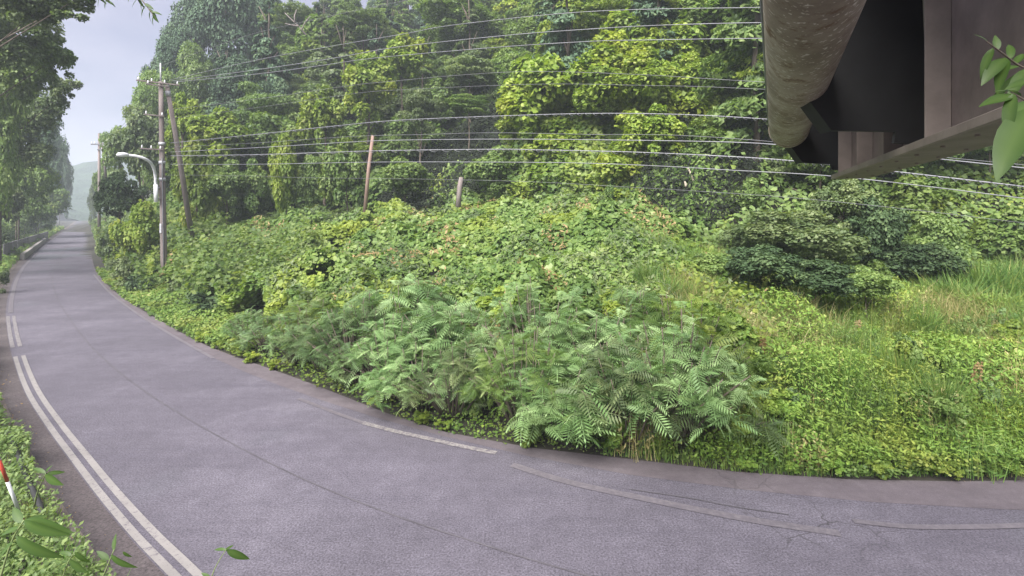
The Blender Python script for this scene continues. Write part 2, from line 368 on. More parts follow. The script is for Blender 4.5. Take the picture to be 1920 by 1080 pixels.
stripe('edge_line', [(560, 748), (620, 771), (680, 793)], .10, .009, M['faded'])
stripe('edge_line', [(680, 793), (740, 809), (790, 820), (860, 836), (930, 850)], .12, .0095, M['worn'])
stripe('edge_line', [(960, 872), (1060, 903), (1200, 934), (1400, 974), (1575, 1001)], .14, .009, M['faded'])
stripe('edge_line', [(1600, 978), (1700, 988), (1800, 989), (1920, 986), (2100, 975)], .10, .010, M['faded'])
stripe('edge_line', [(176, 515), (205, 548), (260, 590), (330, 633), (400, 672)], .10, .009, M['faded'])
stripe('tar_seam', [(156, 424), (128, 460), (104, 500), (99, 530), (110, 565), (150, 625), (200, 678), (260, 726), (330, 772), (420, 824), (560, 895), (720, 960), (900, 1020), (1100, 1080), (1500, 1180)], .022, .008, M['tar'])
stripe('tar_seam', [(150, 430), (120, 470), (112, 500)], .05, .0085, M['tar'])
stripe('tar_seam', [(1180, 918), (1300, 936), (1376, 951), (1480, 966)], .02, .0105, M['tar'])

# distant wooded hill closing the valley
hx = np.linspace(-560, -150, 120); hy = np.linspace(265, 560, 70); HX, HY = np.meshgrid(hx, hy)
HZZ = 50 * np.exp(-((HX + 318 + .3 * (HY - 400)) / 62) ** 2 - ((HY - 430) / 120) ** 2) + (vnoise(HX, HY, 11, 3) - .5) * 6 + (vnoise(HX, HY, 5, 4) - .5) * 5 - 3
idx = np.arange(HX.size).reshape(HX.shape)
Q = np.stack([idx[:-1, :-1], idx[:-1, 1:], idx[1:, 1:], idx[1:, :-1]], -1).reshape(-1, 4)
tag(link('distant_hill', mesh_np('distant_hill', np.stack([HX, HY, HZZ], -1).reshape(-1, 3), Q, smooth=True), M['farhill']), kind='structure')

# ------------------------------------------------------------------ foliage generators
def unit(v): return v / (np.linalg.norm(v, axis=-1, keepdims=True) + 1e-9)
def leaves(Pn, N, size, asp=.8, tint=None, down=.5, fold=.25, rng=R):
    n = len(Pn); N = unit(N)
    rd = rng.normal(size=(n, 3)); rd[:, 2] -= down * 2
    u = unit(rd - (rd * N).sum(1)[:, None] * N); v = np.cross(N, u)
    s = size[:, None]
    b = Pn - u * s * .5; t = Pn + u * s * .5 - N * s * fold * .5
    l = Pn - v * s * asp * .5 - N * s * fold * .3 + u * s * .04; r_ = Pn + v * s * asp * .5 - N * s * fold * .3 + u * s * .04
    V = np.stack([b, l, t, r_], 1).reshape(-1, 3)
    V += rng.normal(size=V.shape) * np.repeat(size, 4)[:, None] * .05
    k = np.arange(n) * 4
    T = np.concatenate([np.stack([k, k + 2, k + 1], 1), np.stack([k, k + 3, k + 2], 1)])
    if tint is None: tint = rng.beta(2, 2, n)
    return V, T, np.repeat(tint, 4)
def merge(sets):
    V = []; T = []; C = []; o = 0
    for v, t, c in sets: V.append(v); T.append(t + o); C.append(c); o += len(v)
    return np.concatenate(V), np.concatenate(T), np.concatenate(C)

def blobs_in(rng, n, shape='round'):
    if shape == 'cone':
        h = rng.uniform(-1, 1, n) ; rr = (1 - h) * .5 * .85 + .08
        a = rng.uniform(0, 2 * np.pi, n); q = np.sqrt(rng.uniform(.25, 1, n)) * rr
        c = np.stack([np.cos(a) * q, np.sin(a) * q, h], 1); r = rng.uniform(.16, .30, n) * (.45 + .55 * (1 - h) / 2)
    else:
        d = unit(rng.normal(size=(n, 3))); d[:, 2] = np.where(rng.random(n) < .7, np.abs(d[:, 2]), d[:, 2])
        q = rng.uniform(.35, .82, n)[:, None]; c = d * q
        r = rng.uniform(.13, .36, n)
        if shape == 'flat': c[:, 2] = np.round(c[:, 2] * 3) / 3 + rng.normal(size=n) * .04
    return c, r
def crown_mesh(name, rad, nb, nl, lsize, shape='round', asp=.8, seed=1, dims=(1, 1, 1), down=.5, sq=.7):
    rng = np.random.default_rng(seed)
    c, r = blobs_in(rng, nb, shape)
    p = r ** 2; p /= p.sum(); k = rng.choice(nb, int(nl * 1.5), p=p)
    d = unit(rng.normal(size=(len(k), 3))); d[:, 2] = np.where(rng.random(len(k)) < .55, np.abs(d[:, 2]), d[:, 2])
    rr = r[k] * rng.uniform(.72, 1.08, len(k))
    # ragged blob surface
    rr *= 1 + .22 * np.sin(d[:, 0] * 9 + k) * np.sin(d[:, 1] * 8 + k * 2) 
    sqz = np.array([1, 1, .45 if shape == 'flat' else sq])
    P_ = c[k] + d * rr[:, None] * sqz
    keep = np.ones(len(k), bool)
    for j in range(nb):
        q = ((P_ - c[j]) / (r[j] * sqz)); keep &= ~(((q ** 2).sum(1) < .5) & (k != j))
    P_ = P_[keep][:nl]; d = d[keep][:nl]; k = k[keep][:nl]
    N = d * .55 + np.array([0, 0, .75]) + rng.normal(size=d.shape) * .35
    cl = rng.uniform(0, 1, nb)[k]
    t = np.clip(.15 + .35 * cl + .5 * rng.beta(2, 2.4, len(k)), 0, 1)
    dims = np.array(dims) * rad
    V, T, C = leaves(P_ * dims, N, lsize * rng.uniform(.6, 1.35, len(k)), asp, t, down, rng=rng)
    return mesh_np(name, V, T, C)
def cedar_mesh(name, H, rad, nl, seed):
    """whorls of drooping fluffy sprays round a straight stem; height H, base radius rad"""
    rng = np.random.default_rng(seed); sets = []
    nb = 64; hh = np.sort(rng.uniform(.10, .99, nb)); a = rng.uniform(0, 2 * np.pi, nb)
    Rr = rad * (1.02 - hh) ** .7 * rng.uniform(.7, 1.1, nb)
    per = nl // nb
    for i in range(nb):
        q = rng.uniform(.12, 1, per) ** .7; side = rng.normal(size=per) * .28 * (1.15 - .5 * q)
        x = Rr[i] * q; z = hh[i] * H + Rr[i] * (.25 * q - .55 * q * q) - np.abs(rng.normal(size=per)) * .22 * Rr[i] * .6
        ang = a[i] + side * .9
        Pp = np.stack([np.cos(ang) * x, np.sin(ang) * x, z], 1)
        N = np.stack([np.cos(ang) * .6, np.sin(ang) * .6, np.full(per, .7)], 1) + rng.normal(size=(per, 3)) * .4
        sets.append(leaves(Pp, N, rng.uniform(.20, .46, per), .5, np.clip(rng.beta(2, 2.5, per) * .7 + .35 * q - .1, 0, 1), 1.1, rng=rng))
    return mesh_np(name, *merge(sets))

CR = {}
for i in range(3):
    CR['big%d' % i] = crown_mesh('crown', 4.5, 70, 22000, .27, seed=10 + i)
    CR['mid%d' % i] = crown_mesh('crown', 2.4, 42, 10500, .20, seed=20 + i)
    CR['small%d' % i] = crown_mesh('crown', 1.1, 22, 3600, .135, seed=30 + i)
    CR['vine%d' % i] = crown_mesh('crown', 2.4, 40, 8500, .27, seed=60 + i, asp=.85, sq=.8, down=.65)
    CR['flat%d' % i] = crown_mesh('crown', 3.0, 46, 10500, .26, 'flat', asp=.42, seed=40 + i, down=.8)
    CR['cedar%d' % i] = cedar_mesh('crown', 14, 3.2, 13000, 50 + i)
CRR = {'vine': 2.4, 'big': 4.5, 'mid': 2.4, 'small': 1.1, 'flat': 3.0}
def trunk_mesh(seed, r=.16):
    rng = random.Random(seed); parts = []
    pts = [Vector((0, 0, 0))]
    for k in range(1, 6): pts.append(Vector((rng.uniform(-.04, .04), rng.uniform(-.04, .04), k / 5)))
    parts.append(tube_data(pts, [r * (1 - .13 * k) / 6 * (1.4 if k == 0 else 1) * 1.0 for k in range(6)], 7))
    for j in range(5):
        z = rng.uniform(.45, .85); a = rng.uniform(0, 6.28); b = Vector((0, 0, z)); e = b + Vector((math.cos(a) * .14, math.sin(a) * .14, rng.uniform(.10, .2)))
        parts.append(tube_data([b, (b + e) / 2 + Vector((0, 0, .01)), e], [r / 14, r / 20, r / 40], 5))
    return mesh_py('trunk', *join_data(parts), smooth=True)
TRK = [trunk_mesh(i) for i in range(3)]
TRK_MAT = M['bark']
for t_ in TRK: t_.materials.append(TRK_MAT)
for m_ in CR.values(): m_.materials.append(LM['broad'])
cnt = [0]
def tree(name, x, y, zc, hw, hh, size, mat, label, cat='tree', group=None, trunk=True, bark=None, seed=None, base=None):
    """crown centred at (x,y,zc), half width hw, half height hh, on a trunk rising from the terrain"""
    cnt[0] += 1; k = (seed if seed is not None else cnt[0]) % 3
    xb, yb = base if base else (x, y)
    zb = float(terrain(xb, yb)) - .15
    rt = empty(name, (xb, yb, zb), 0 if base else random.uniform(0, 6.28)); tag(rt, label, cat, group)
    c = link('crown', CR['%s%d' % (size, k)], None, rt); c.location = (x - xb, y - yb, zc - zb)
    r0 = CRR[size]; c.scale = (hw / r0 * 1.05, hw / r0 * random.uniform(.85, 1.05), hh / r0 * 1.1); set_mat(c, LM[mat])
    if base:
        e = Vector((x - xb, y - yb, zc - zb)); r1 = .006 * e.length + .02
        t = link('trunk', tube('trunk', [(0, 0, -.3), (0, 0, e.z * .35), (e.x * .12, e.y * .12, e.z * .75), e], [r1, r1 * .8, r1 * .4, r1 * .12], 8, wob=.06), bark or TRK_MAT, rt)
    elif trunk:
        h = max(zc - zb + hh * .25, .4); t = link('trunk', TRK[k], None, rt); w = max(h, 2) * .55
        t.scale = (w, w, h)
        if bark: set_mat(t, bark)
    return rt
def tree_px(name, px, top, bot, hw, size, mat, label, d=None, cat='tree', group=None, push=0, bpx=None, **kw):
    """stands so that from the camera its crown spans rows top..bot; distance where the ray meets the slope"""
    if d is None: d = hit(px, bot) + push
    if size != 'flat' and cat == 'tree' and bpx is None: bot += .28 * (bot - top)
    c = at(px, (top + bot) / 2, d)
    if bpx is not None: kw['base'] = ((bpx - 960) / F * d, d)
    return tree(name, c.x, c.y, c.z, hw * d / F, (bot - top) / 2 * d / F, size, mat, label, cat, group, **kw)
def cedar(x, y, H, w, mat, label, group, k=0):
    zb = float(terrain(x, y)) - .2; rt = empty('cedar_tree', (x, y, zb), random.uniform(0, 6.28)); tag(rt, label, 'tree', group)
    c = link('crown', CR['cedar%d' % (k % 3)], None, rt); c.scale = (w, w, H / 14); set_mat(c, LM[mat])
    t = link('trunk', TRK[k % 3], None, rt); t.scale = (H * .45, H * .45, H * .95); return rt

def set_mat(o, mat):
    o.material_slots[0].link = 'OBJECT'; o.material_slots[0].material = mat
ZONES = [(230, 'left of the utility pole'), (330, 'beside the utility pole'), (600, 'between the utility pole and the reddish post'), (780, 'in line with the reddish post'), (960, 'in line with the broken stump'),
         (1160, 'in line with the spreading yellow-green tree'), (1420, 'in line with the dark hollow'), (1e9, 'below or beyond the steel bridge')]
def zone(x, y): px = 960 + x / y * F; return next(t for q, t in ZONES if px < q)
# ------------------------------------------------------------------ ground cover (too many leaves to count)
def tnormal(X, Y):
    e = .4; zx = (terrain(X + e, Y) - terrain(X - e, Y)) / (2 * e); zy = (terrain(X, Y + e) - terrain(X, Y - e)) / (2 * e)
    return unit(np.stack([-zx, -zy, np.ones_like(zx)], 1))
def scatter(n, xr, yr, ok, fall=1.5, d0=10.0, seed=1):
    rng = np.random.default_rng(seed); out = []; got = 0
    for _ in range(40):
        X = rng.uniform(*xr, n); Y = rng.uniform(*yr, n)
        m = (np.abs(X) < Y * 1.12 + 2) & (rng.random(n) < (d0 / np.maximum(Y, d0)) ** fall)
        X, Y = X[m], Y[m]
        if len(X):
            m = ok(X, Y, rng); X, Y = X[m], Y[m]; out.append(np.stack([X, Y], 1)); got += len(X)
        if got >= n: break
    return np.concatenate(out)[:n]
def lumps(X, Y):
    return .75 * np.maximum(vnoise(X, Y, 1.7, 5) - .35, 0) + .45 * np.maximum(vnoise(X, Y, .8, 6) - .4, 0)
def cover(name, XY, s0, dref, mat, depth=.4, asp=.85, tintf=None, lump=1.0, seed=3, updown=.5, kind='stuff', parent=None, power=.75, edge=0):
    rng = np.random.default_rng(seed); X, Y = XY[:, 0], XY[:, 1]; n = len(X)
    N = tnormal(X, Y)
    e = .15; lx = (lumps(X + e, Y) - lumps(X - e, Y)) / (2 * e); ly = (lumps(X, Y + e) - lumps(X, Y - e)) / (2 * e)
    N = unit(N + lump * .6 * np.stack([-lx, -ly, np.zeros(n)], 1))
    q = rng.random(n) ** .6
    g = 1.0 if edge == 0 else .35 + .65 * sstep(-.1, edge, np.abs(sdist(FAR_C, X, Y)))
    Z = terrain(X, Y) + (lump * lumps(X, Y) + q * depth) * g + .004
    sz = s0 * (np.maximum(Y, 6) / dref) ** power * rng.uniform(.45, 1.5, n)
    t = np.clip(.25 * vnoise(X, Y, 1.1, 8) + .15 * q + .7 * rng.beta(2, 2.6, n), 0, 1) if tintf is None else tintf(X, Y, q, rng)
    V, T, C = leaves(np.stack([X, Y, Z], 1), N * 1.0 + rng.normal(size=(n, 3)) * .5 + np.array([0, -.15, .3]), sz, asp, t, updown, rng=rng)
    return tag(link(name, mesh_np(name, V, T, C), LM[mat], parent), kind=kind)

def ok_bench(X, Y, rng):
    s = sdist(FAR_C, X, Y); w = 19 * (1 - sstep(-8, -24, X)) + 6 * sstep(-8, -24, X)
    right = (X - 5.0) > rng.uniform(-1.5, 1.5, len(X)) + (Y - 13) * .38
    return (s > 1.2 + vnoise(X, Y, 1.2, 9) * .8) & (s < w + 2) & ~((X > 3) & right) & ((vnoise(X, Y, .6, 31) < .74) | (rng.random(len(X)) < .15))
cover('kudzu_ground_cover', scatter(170000, (-34, 12), (10, 36), ok_bench, 1.3, 12, 11), .20, 20, 'kudzu', .6, lump=2.3)
def ok_mixed(X, Y, rng): return ok_bench(X, Y, rng) & (vnoise(X, Y, 2.1, 15) > .52)
cover('mixed_creepers', scatter(30000, (-30, 11), (10, 34), ok_mixed, 1.2, 12, 35), .17, 20, 'grey', .75, lump=2.3, seed=36, asp=.38)
cover('dead_creepers', scatter(9000, (-30, 11), (10, 34), lambda X, Y, r_: ok_bench(X, Y, r_) & (vnoise(X, Y, 1.4, 25) > .74), 1.2, 12, 37), .15, 20, 'dry', .72, lump=2.3, seed=38, asp=.35)
def ok_hill(X, Y, rng):
    s = sdist(FAR_C, X, Y); w = 17 * (1 - sstep(4, 10, X)) + 10.5 * sstep(4, 10, X); l = sstep(-8, -24, X); w = w * (1 - l) + 4.5 * l
    return (s > w) & (s < w + 45) & (~hollow(X, Y) | (rng.random(len(X)) < .12))
cover('hillside_undergrowth', scatter(150000, (-75, 48), (16, 75), ok_hill, 1.0, 20, 12), .27, 30, 'broad', .9, lump=1.8, seed=5)
def ok_bankr(X, Y, rng): return ok_hill(X, Y, rng) & (X > .80 * Y - 2.0 + vnoise(X, Y, 2, 3) * 3)
def ok_foot(X, Y, rng):
    s = sdist(FAR_C, X, Y); w = 17 * (1 - sstep(4, 10, X)) + 10.5 * sstep(4, 10, X); l = sstep(-8, -24, X); w = w * (1 - l) + 4.5 * l
    return (s > w - .5) & (s < w + 8 * vnoise(X, Y, 3, 7) + 2) & (~hollow(X, Y))
cover('slope_foot_thicket', scatter(60000, (-60, 5), (16, 60), ok_foot, .8, 20, 15), .24, 26, 'kudzu', 1.9, lump=2.0, seed=9, asp=.85)
cover('roadside_thicket', scatter(60000, (-120, -8), (13, 150), lambda X, Y, r_: (sdist(FAR_C, X, Y) > .35 + .5 * vnoise(X, Y, 1.3, 5) + 1.3 * sstep(-12.5, -8, X)) & (sdist(FAR_C, X, Y) < 6) & ~((np.abs(960 + X / Y * F - 306) < 20) & (Y > 20) & (Y < 27.6)), 1.0, 16, 19), .17, 22, 'kudzu', 1.5, lump=2.2, seed=20, asp=.8)
cover('shade_toned_undergrowth', scatter(34000, (-10, 13), (18, 43), lambda X, Y, r_: hollow(X, Y), 0, 20, 16), 1.0 * .19, 26, 'hollow_shade', 1.3, lump=1.2, seed=10, asp=.5)  # hollow darkness painted into the leaf colour of this cover
cover('kudzu_on_bank', scatter(30000, (12, 50), (14, 45), ok_bankr, 1, 18, 13), .16, 20, 'vine', .7, lump=1.5, seed=6)
def ok_leftbank(X, Y, rng):
    s = sdist(FAR_C, X, Y); return (s > .5) & (s < 6) & (X < -17)
cover('roadside_undergrowth', scatter(26000, (-170, -17), (20, 200), ok_leftbank, .9, 25, 14), .17, 25, 'kudzu', .8, lump=1.2, seed=7)
# low weeds on the hem of the bank
def ok_hem(X, Y, rng):
    s = sdist(FAR_C, X, Y); return (s > -.12 + vnoise(X, Y, .5, 2) * .25) & (s < 1.7) & ((rng.random(len(X)) < .25) | (X < -7.5) | (X > 4.5))
cover('verge_creepers', scatter(36000, (-34, 17), (7, 36), lambda X, Y, r_: (sdist(FAR_C, X, Y) > -.14 + vnoise(X, Y, .35, 3) * .22) & (sdist(FAR_C, X, Y) < .75) & ((r_.random(len(X)) < .22) | (X < -7.5) | (X > 5)), 1.4, 9, 17), .06, 10, 'kudzu', .12, lump=.2, seed=18)
cover('verge_weeds', scatter(42000, (-34, 17), (7, 36), ok_hem, 1.4, 9, 15), .055, 10, 'meadow', .22, lump=.4, seed=8)

def blades(XY, h0, w0, seed, lean=.35, base=0.0):
    rng = np.random.default_rng(seed); n = len(XY); X, Y = XY[:, 0], XY[:, 1]
    Z = terrain(X, Y) + base; h = h0 * rng.uniform(.5, 1.25, n) * (.7 + .6 * vnoise(X, Y, 1.5, 4)); h = h * (.15 + .85 * sstep(.1, 3.5, np.abs(sdist(FAR_C, X, Y)))); a = rng.uniform(0, 6.28, n); w = w0 * rng.uniform(.7, 1.3, n)
    ln = rng.uniform(.1, 1, n) * lean * h; b = rng.uniform(0, 6.28, n)
    sx, sy = np.cos(a) * w, np.sin(a) * w; lx, ly = np.cos(b) * ln, np.sin(b) * ln
    p0 = np.stack([X - sx, Y - sy, Z], 1); p1 = np.stack([X + sx, Y + sy, Z], 1)
    p2 = np.stack([X + sx * .7 + lx * .35, Y + sy * .7 + ly * .35, Z + h * .62], 1); p3 = np.stack([X - sx * .7 + lx * .35, Y - sy * .7 + ly * .35, Z + h * .62], 1)
    p4 = np.stack([X + lx, Y + ly, Z + h * (1 - .3 * lean)], 1)
    V = np.stack([p0, p1, p2, p3, p4], 1).reshape(-1, 3); k = np.arange(n) * 5
    T = np.concatenate([np.stack([k, k + 1, k + 2], 1), np.stack([k, k + 2, k + 3], 1), np.stack([k + 3, k + 2, k + 4], 1)])
    t = np.clip(.45 * vnoise(X, Y, .9, 12) + .65 * rng.beta(2, 2.5, n), 0, 1)
    return V, T, np.repeat(t, 5)
def ok_meadow(X, Y, rng):
    s = sdist(FAR_C, X, Y); return (s > .05) & (s < 12.5) & (X > 1.5 + (Y - 9) * .52 + rng.uniform(-1.2, 1.2, len(X)))
XYm = scatter(90000, (1, 25), (7.5, 22), ok_meadow, 1.0, 9, 21)
cover('meadow_weeds', XYm, .085, 11, 'meadow', .62, lump=1.5, asp=.38, seed=22, edge=1.8)
tag(link('meadow_grass', mesh_np('meadow_grass', *blades(scatter(110000, (1.5, 25), (7.8, 22), ok_meadow, .8, 9, 23), 1.0, .007, 24, .6)), LM['grass']), kind='stuff')

rw = random.Random(9)
def weed_mesh(seed, n=26, H=.8, rad=.42, lf=15, ll=.11, asp=.3):
    rng = np.random.default_rng(seed); sets = []; X = []; 
    r = rad * np.sqrt(rng.random(n)); a = rng.uniform(0, 6.28, n); h = H * rng.uniform(.45, 1.1, n); lean = rng.normal(size=(n, 2)) * .16
    bx, by = np.cos(a) * r, np.sin(a) * r
    k = np.repeat(np.arange(n), lf); u = rng.uniform(.12, 1, n * lf); az = rng.uniform(0, 6.28, n * lf); L = ll * (1.25 - .7 * u) * rng.uniform(.6, 1.3, n * lf)
    px = bx[k] + lean[k, 0] * u * h[k] + np.cos(az) * L * .5; py = by[k] + lean[k, 1] * u * h[k] + np.sin(az) * L * .5; pz = u * h[k] + L * .12
    N = np.stack([-np.cos(az) * .5, -np.sin(az) * .5, np.full(len(k), .8)], 1) + rng.normal(size=(len(k), 3)) * .3
    t = np.clip(.2 * rng.random(n)[k] + .3 * u + .5 * rng.beta(2, 2.6, len(k)), 0, 1)
    sets.append(leaves(np.stack([px, py, pz], 1), N, L, asp, t, .6, rng=rng))
    # stems as thin slivers, some of them dry and taller
    w = .004; c, s_ = np.cos(a) * w, np.sin(a) * w; tx, ty = bx + lean[:, 0] * h, by + lean[:, 1] * h; hh = h * np.where(rng.random(n) < .25, 1.3, 1.0)
    V = np.stack([np.stack([bx - s_, by + c, 0 * bx], 1), np.stack([bx + s_, by - c, 0 * bx], 1), np.stack([tx, ty, hh], 1)], 1).reshape(-1, 3); j = np.arange(n) * 3
    sets.append((V, np.stack([j, j + 1, j + 2], 1), np.repeat(rng.uniform(.3, 1, n), 3)))
    nb = 60; rr = rad * 1.2 * np.sqrt(rng.random(nb)); aa = rng.uniform(0, 6.28, nb); x, y = np.cos(aa) * rr, np.sin(aa) * rr; hb = H * rng.uniform(.4, 1.0, nb); o = rng.normal(size=(nb, 2)) * .22 * hb[:, None]; w = .006
    V = np.stack([np.stack([x - w, y, 0 * x], 1), np.stack([x + w, y, 0 * x], 1), np.stack([x + o[:, 0] * .4 + w * .7, y + o[:, 1] * .4, hb * .65], 1), np.stack([x + o[:, 0] * .4 - w * .7, y + o[:, 1] * .4, hb * .65], 1), np.stack([x + o[:, 0], y + o[:, 1], hb * .95], 1)], 1).reshape(-1, 3); j = np.arange(nb) * 5
    sets.append((V, np.concatenate([np.stack([j, j + 1, j + 2], 1), np.stack([j, j + 2, j + 3], 1), np.stack([j + 3, j + 2, j + 4], 1)]), np.repeat(rng.beta(2, 2, nb), 5)))
    return mesh_np('weed_plant', *merge(sets))
WD = [weed_mesh(1, H=1.0), weed_mesh(2, 34, .75, .4, 14, .09, .45), weed_mesh(3, 22, 1.3, .45, 20, .12, .22), weed_mesh(4, 30, .85, .5, 14, .13, .35), weed_mesh(5, 18, 1.2, .4, 12, .10, .16)]
for m_ in WD: m_.materials.append(LM['meadow'])
KW = ['leafy weed', 'low bushy weed', 'tall narrow-leaved weed', 'broad-leaved weed', 'wispy grassy weed']
XYw = scatter(290, (1.2, 21), (7.9, 19.5), lambda X, Y, r_: ok_meadow(X, Y, r_) & (sdist(FAR_C, X, Y) > .25), 1.1, 8, 79)
for i, (x, y) in enumerate(XYw):
    k = i % 5; o = link('weed_plant', WD[k]); e_ = float(sstep(.1, 2.2, sdist(FAR_C, np.array([x]), np.array([y]))[0])); q = rw.uniform(.75, 1.3) * (.8 + .2 * e_)
    o.location = (x, y, float(terrain(x, y)) + .02); o.scale = (q, q, q * rw.uniform(.8, 1.2)); o.rotation_euler.z = rw.uniform(0, 6.28); set_mat(o, LM[rw.choice(['meadow', 'meadow', 'grass', 'grass', 'kudzu', 'straw', 'vine'])])
    tag(o, '%s at the %s of the meadow, %s' % (KW[k], 'edge' if e_ < .75 else 'middle' if y < 13 else 'back', zone(x, y)), 'weed', 'upright weeds of the meadow')
tag(link('straw_grass', mesh_np('straw_grass', *blades(scatter(20000, (1.5, 25), (7.8, 22), lambda X, Y, r_: ok_meadow(X, Y, r_) & (vnoise(X, Y, 1.3, 44) > .5), .8, 9, 46), 1.3, .006, 47, .6)), LM['straw']), kind='stuff')
# tall reed clumps at the back of the meadow, each a plant of its own
def reed_mesh(seed, n=520, H=1.7, rad=.75):
    rng = np.random.default_rng(seed); r = rad * np.sqrt(rng.random(n)); a = rng.uniform(0, 6.28, n); X = np.cos(a) * r * .6; Y = np.sin(a) * r * .6
    h = H * rng.uniform(.45, 1.1, n); ox = np.cos(a) * r * rng.uniform(.3, 1.1, n); oy = np.sin(a) * r * rng.uniform(.3, 1.1, n); b = rng.uniform(0, 6.28, n); w = .013
    sx, sy = np.cos(b) * w, np.sin(b) * w
    pts = [np.stack([X - sx, Y - sy, 0 * X], 1), np.stack([X + sx, Y + sy, 0 * X], 1), np.stack([X + ox * .3 + sx, Y + oy * .3 + sy, h * .7], 1), np.stack([X + ox * .3 - sx, Y + oy * .3 - sy, h * .7], 1), np.stack([X + ox * 1.1, Y + oy * 1.1, h * rng.uniform(.75, 1.1, n)], 1)]
    V = np.stack(pts, 1).reshape(-1, 3); k = np.arange(n) * 5
    T = np.concatenate([np.stack([k, k + 1, k + 2], 1), np.stack([k, k + 2, k + 3], 1), np.stack([k + 3, k + 2, k + 4], 1)])
    return mesh_np('reed_clump', V, T, np.repeat(rng.beta(2, 2.2, n), 5))
RD = [reed_mesh(i) for i in range(3)]
for m_ in RD: m_.materials.append(LM['grass'])
reeds = [(1432, 590, 1.0), (1468, 600, .9), (1505, 590, 1.1), (1545, 596, 1.0), (1590, 600, .8), (1640, 610, .9), (1700, 612, 1.0), (1760, 600, 1.2), (1800, 612, 1.3), (1840, 590, 1.5), (1880, 605, 1.5), (1915, 590, 1.5), (1860, 640, 1.3), (1905, 650, 1.2), (1950, 620, 1.4)]
for i, (x, y) in enumerate(scatter(90, (2.5, 22), (8.6, 19), ok_meadow, .8, 9, 78)):
    o = link('grass_tuft', RD[i % 3]); q = rw.uniform(.35, .62); o.location = (x, y, float(terrain(x, y)) + .1); o.scale = (q, q, q * 1.15); o.rotation_euler.z = i
    tag(o, 'arching grass tuft %s the meadow, %s' % ('at the road side of' if y < 10.5 else 'in the middle of' if y < 14 else 'high up in', zone(x, y)), 'grass tuft', 'grass tufts in the meadow')
for i, (px, py, s) in enumerate(reeds):
    d = hit(px, py); p = at(px, py, d); o = link('reed_clump', RD[i % 3]); o.location = (p.x, p.y, float(terrain(p.x, p.y)) - .05); o.scale = (s * .9, s * .9, s * .72); o.rotation_euler.z = i * 1.3
    tag(o, 'tall upright reed clump in the bright stand at the top of the meadow' if px >= 1700 else 'tall reed clump with dry tan blades below the dark domed tree', 'reeds', 'reed clumps along the back of the meadow')

# ------------------------------------------------------------------ pinnate-leaved shrubs along the road edge
def frond_tpl(L=1.0, pairs=8):
    V = []; T = []
    def z(u): return .20 * u - .52 * u * u
    def pt(u, y, dz=0): return (u * (1 - .12 * u), y, z(u) + dz)
    for k in range(6):
        u = k / 5; V += [pt(u, -.008), pt(u, .008)]
    for k in range(5): b = k * 2; T += [(b, b + 1, b + 3), (b, b + 3, b + 2)]
    for k in range(pairs + 1):
        u = .14 + .86 * k / pairs; ll = .28 * math.sin(math.pi * (.18 + .72 * k / pairs)) + .06
        for sgn in ((-1, 1) if k < pairs else (0,)):
            b = len(V)
            if sgn == 0: d_ = Vector((1, 0, -.35)).normalized(); sd = Vector((0, 1, 0))
            else: d_ = Vector((.42, sgn, -.28)).normalized(); sd = Vector((1, -sgn * .42, 0)).normalized()
            o = Vector(pt(u, 0)); wv = .062
            V += [tuple(o), tuple(o + d_ * ll * .45 + sd * wv * .5 + Vector((0, 0, -.01))), tuple(o + d_ * ll + Vector((0, 0, -.03))), tuple(o + d_ * ll * .45 - sd * wv * .5 + Vector((0, 0, -.01)))]
            T += [(b, b + 2, b + 1), (b, b + 3, b + 2)]
    return np.array(V), np.array(T)
FT_V, FT_T = frond_tpl()
def fronds(P0, az, el, L, tint, roll):
    n = len(P0); ca, sa = np.cos(az), np.sin(az); ce, se = np.cos(el), np.sin(el)
    X = np.stack([ca * ce, sa * ce, se], 1); S = np.stack([-sa, ca, 0 * sa], 1); Z = np.cross(X, S)
    S2 = S * np.cos(roll)[:, None] + Z * np.sin(roll)[:, None]; Z2 = np.cross(X, S2)
    V = P0[:, None] + (FT_V[None, :, 0:1] * X[:, None] + FT_V[None, :, 1:2] * S2[:, None] + FT_V[None, :, 2:3] * Z2[:, None]) * L[:, None, None]
    T = (FT_T[None] + (np.arange(n) * len(FT_V))[:, None, None]).reshape(-1, 3)
    return V.reshape(-1, 3), T, np.repeat(tint, len(FT_V))
def sumac_meshes(seed, tips=44, H=2.1, rad=1.25):
    lk = [1, .78, 1.3, .9, 1.12, .7][seed]; tips = int(tips / lk ** 1.2); rng = np.random.default_rng(seed); parts = []; fs = []
    for i in range(tips):
        a = rng.uniform(0, 6.28); q = math.sqrt(rng.random()); r = q * rad
        tip = np.array([math.cos(a) * r, math.sin(a) * r, H * (1 - .42 * q * q) * rng.uniform(.72, 1.0)])
        base = Vector((math.cos(a) * .18, math.sin(a) * .18, 0)); tv = Vector(tip)
        parts.append(tube_data([base, base.lerp(tv, .5) + Vector((0, 0, .18)), tv], [.022, .015, .008], 5))
        n = rng.integers(8, 12)
        az = np.arange(n) * 2.4 + rng.uniform(0, 6); el = rng.uniform(-.55, .75, n)
        P0 = np.repeat(tip[None], n, 0) + np.stack([0 * az, 0 * az, -rng.uniform(0, .35, n)], 1)
        t = np.clip(.05 + .45 * rng.random() + .5 * rng.beta(2, 2, n), 0, 1)
        fs.append(fronds(P0, az, el, lk * rng.uniform(.24, .54, n), t, rng.normal(size=n) * .4))
    return mesh_py('stems', *join_data(parts), smooth=True), mesh_np('foliage', *merge(fs))
SU = [sumac_meshes(i) for i in range(6)]
for a_, b_ in SU: a_.materials.append(M['bark']); b_.materials.append(LM['sumac'])
SUMAC = 'feathery shrub with pinnate leaves in the dense row overhanging the road edge'
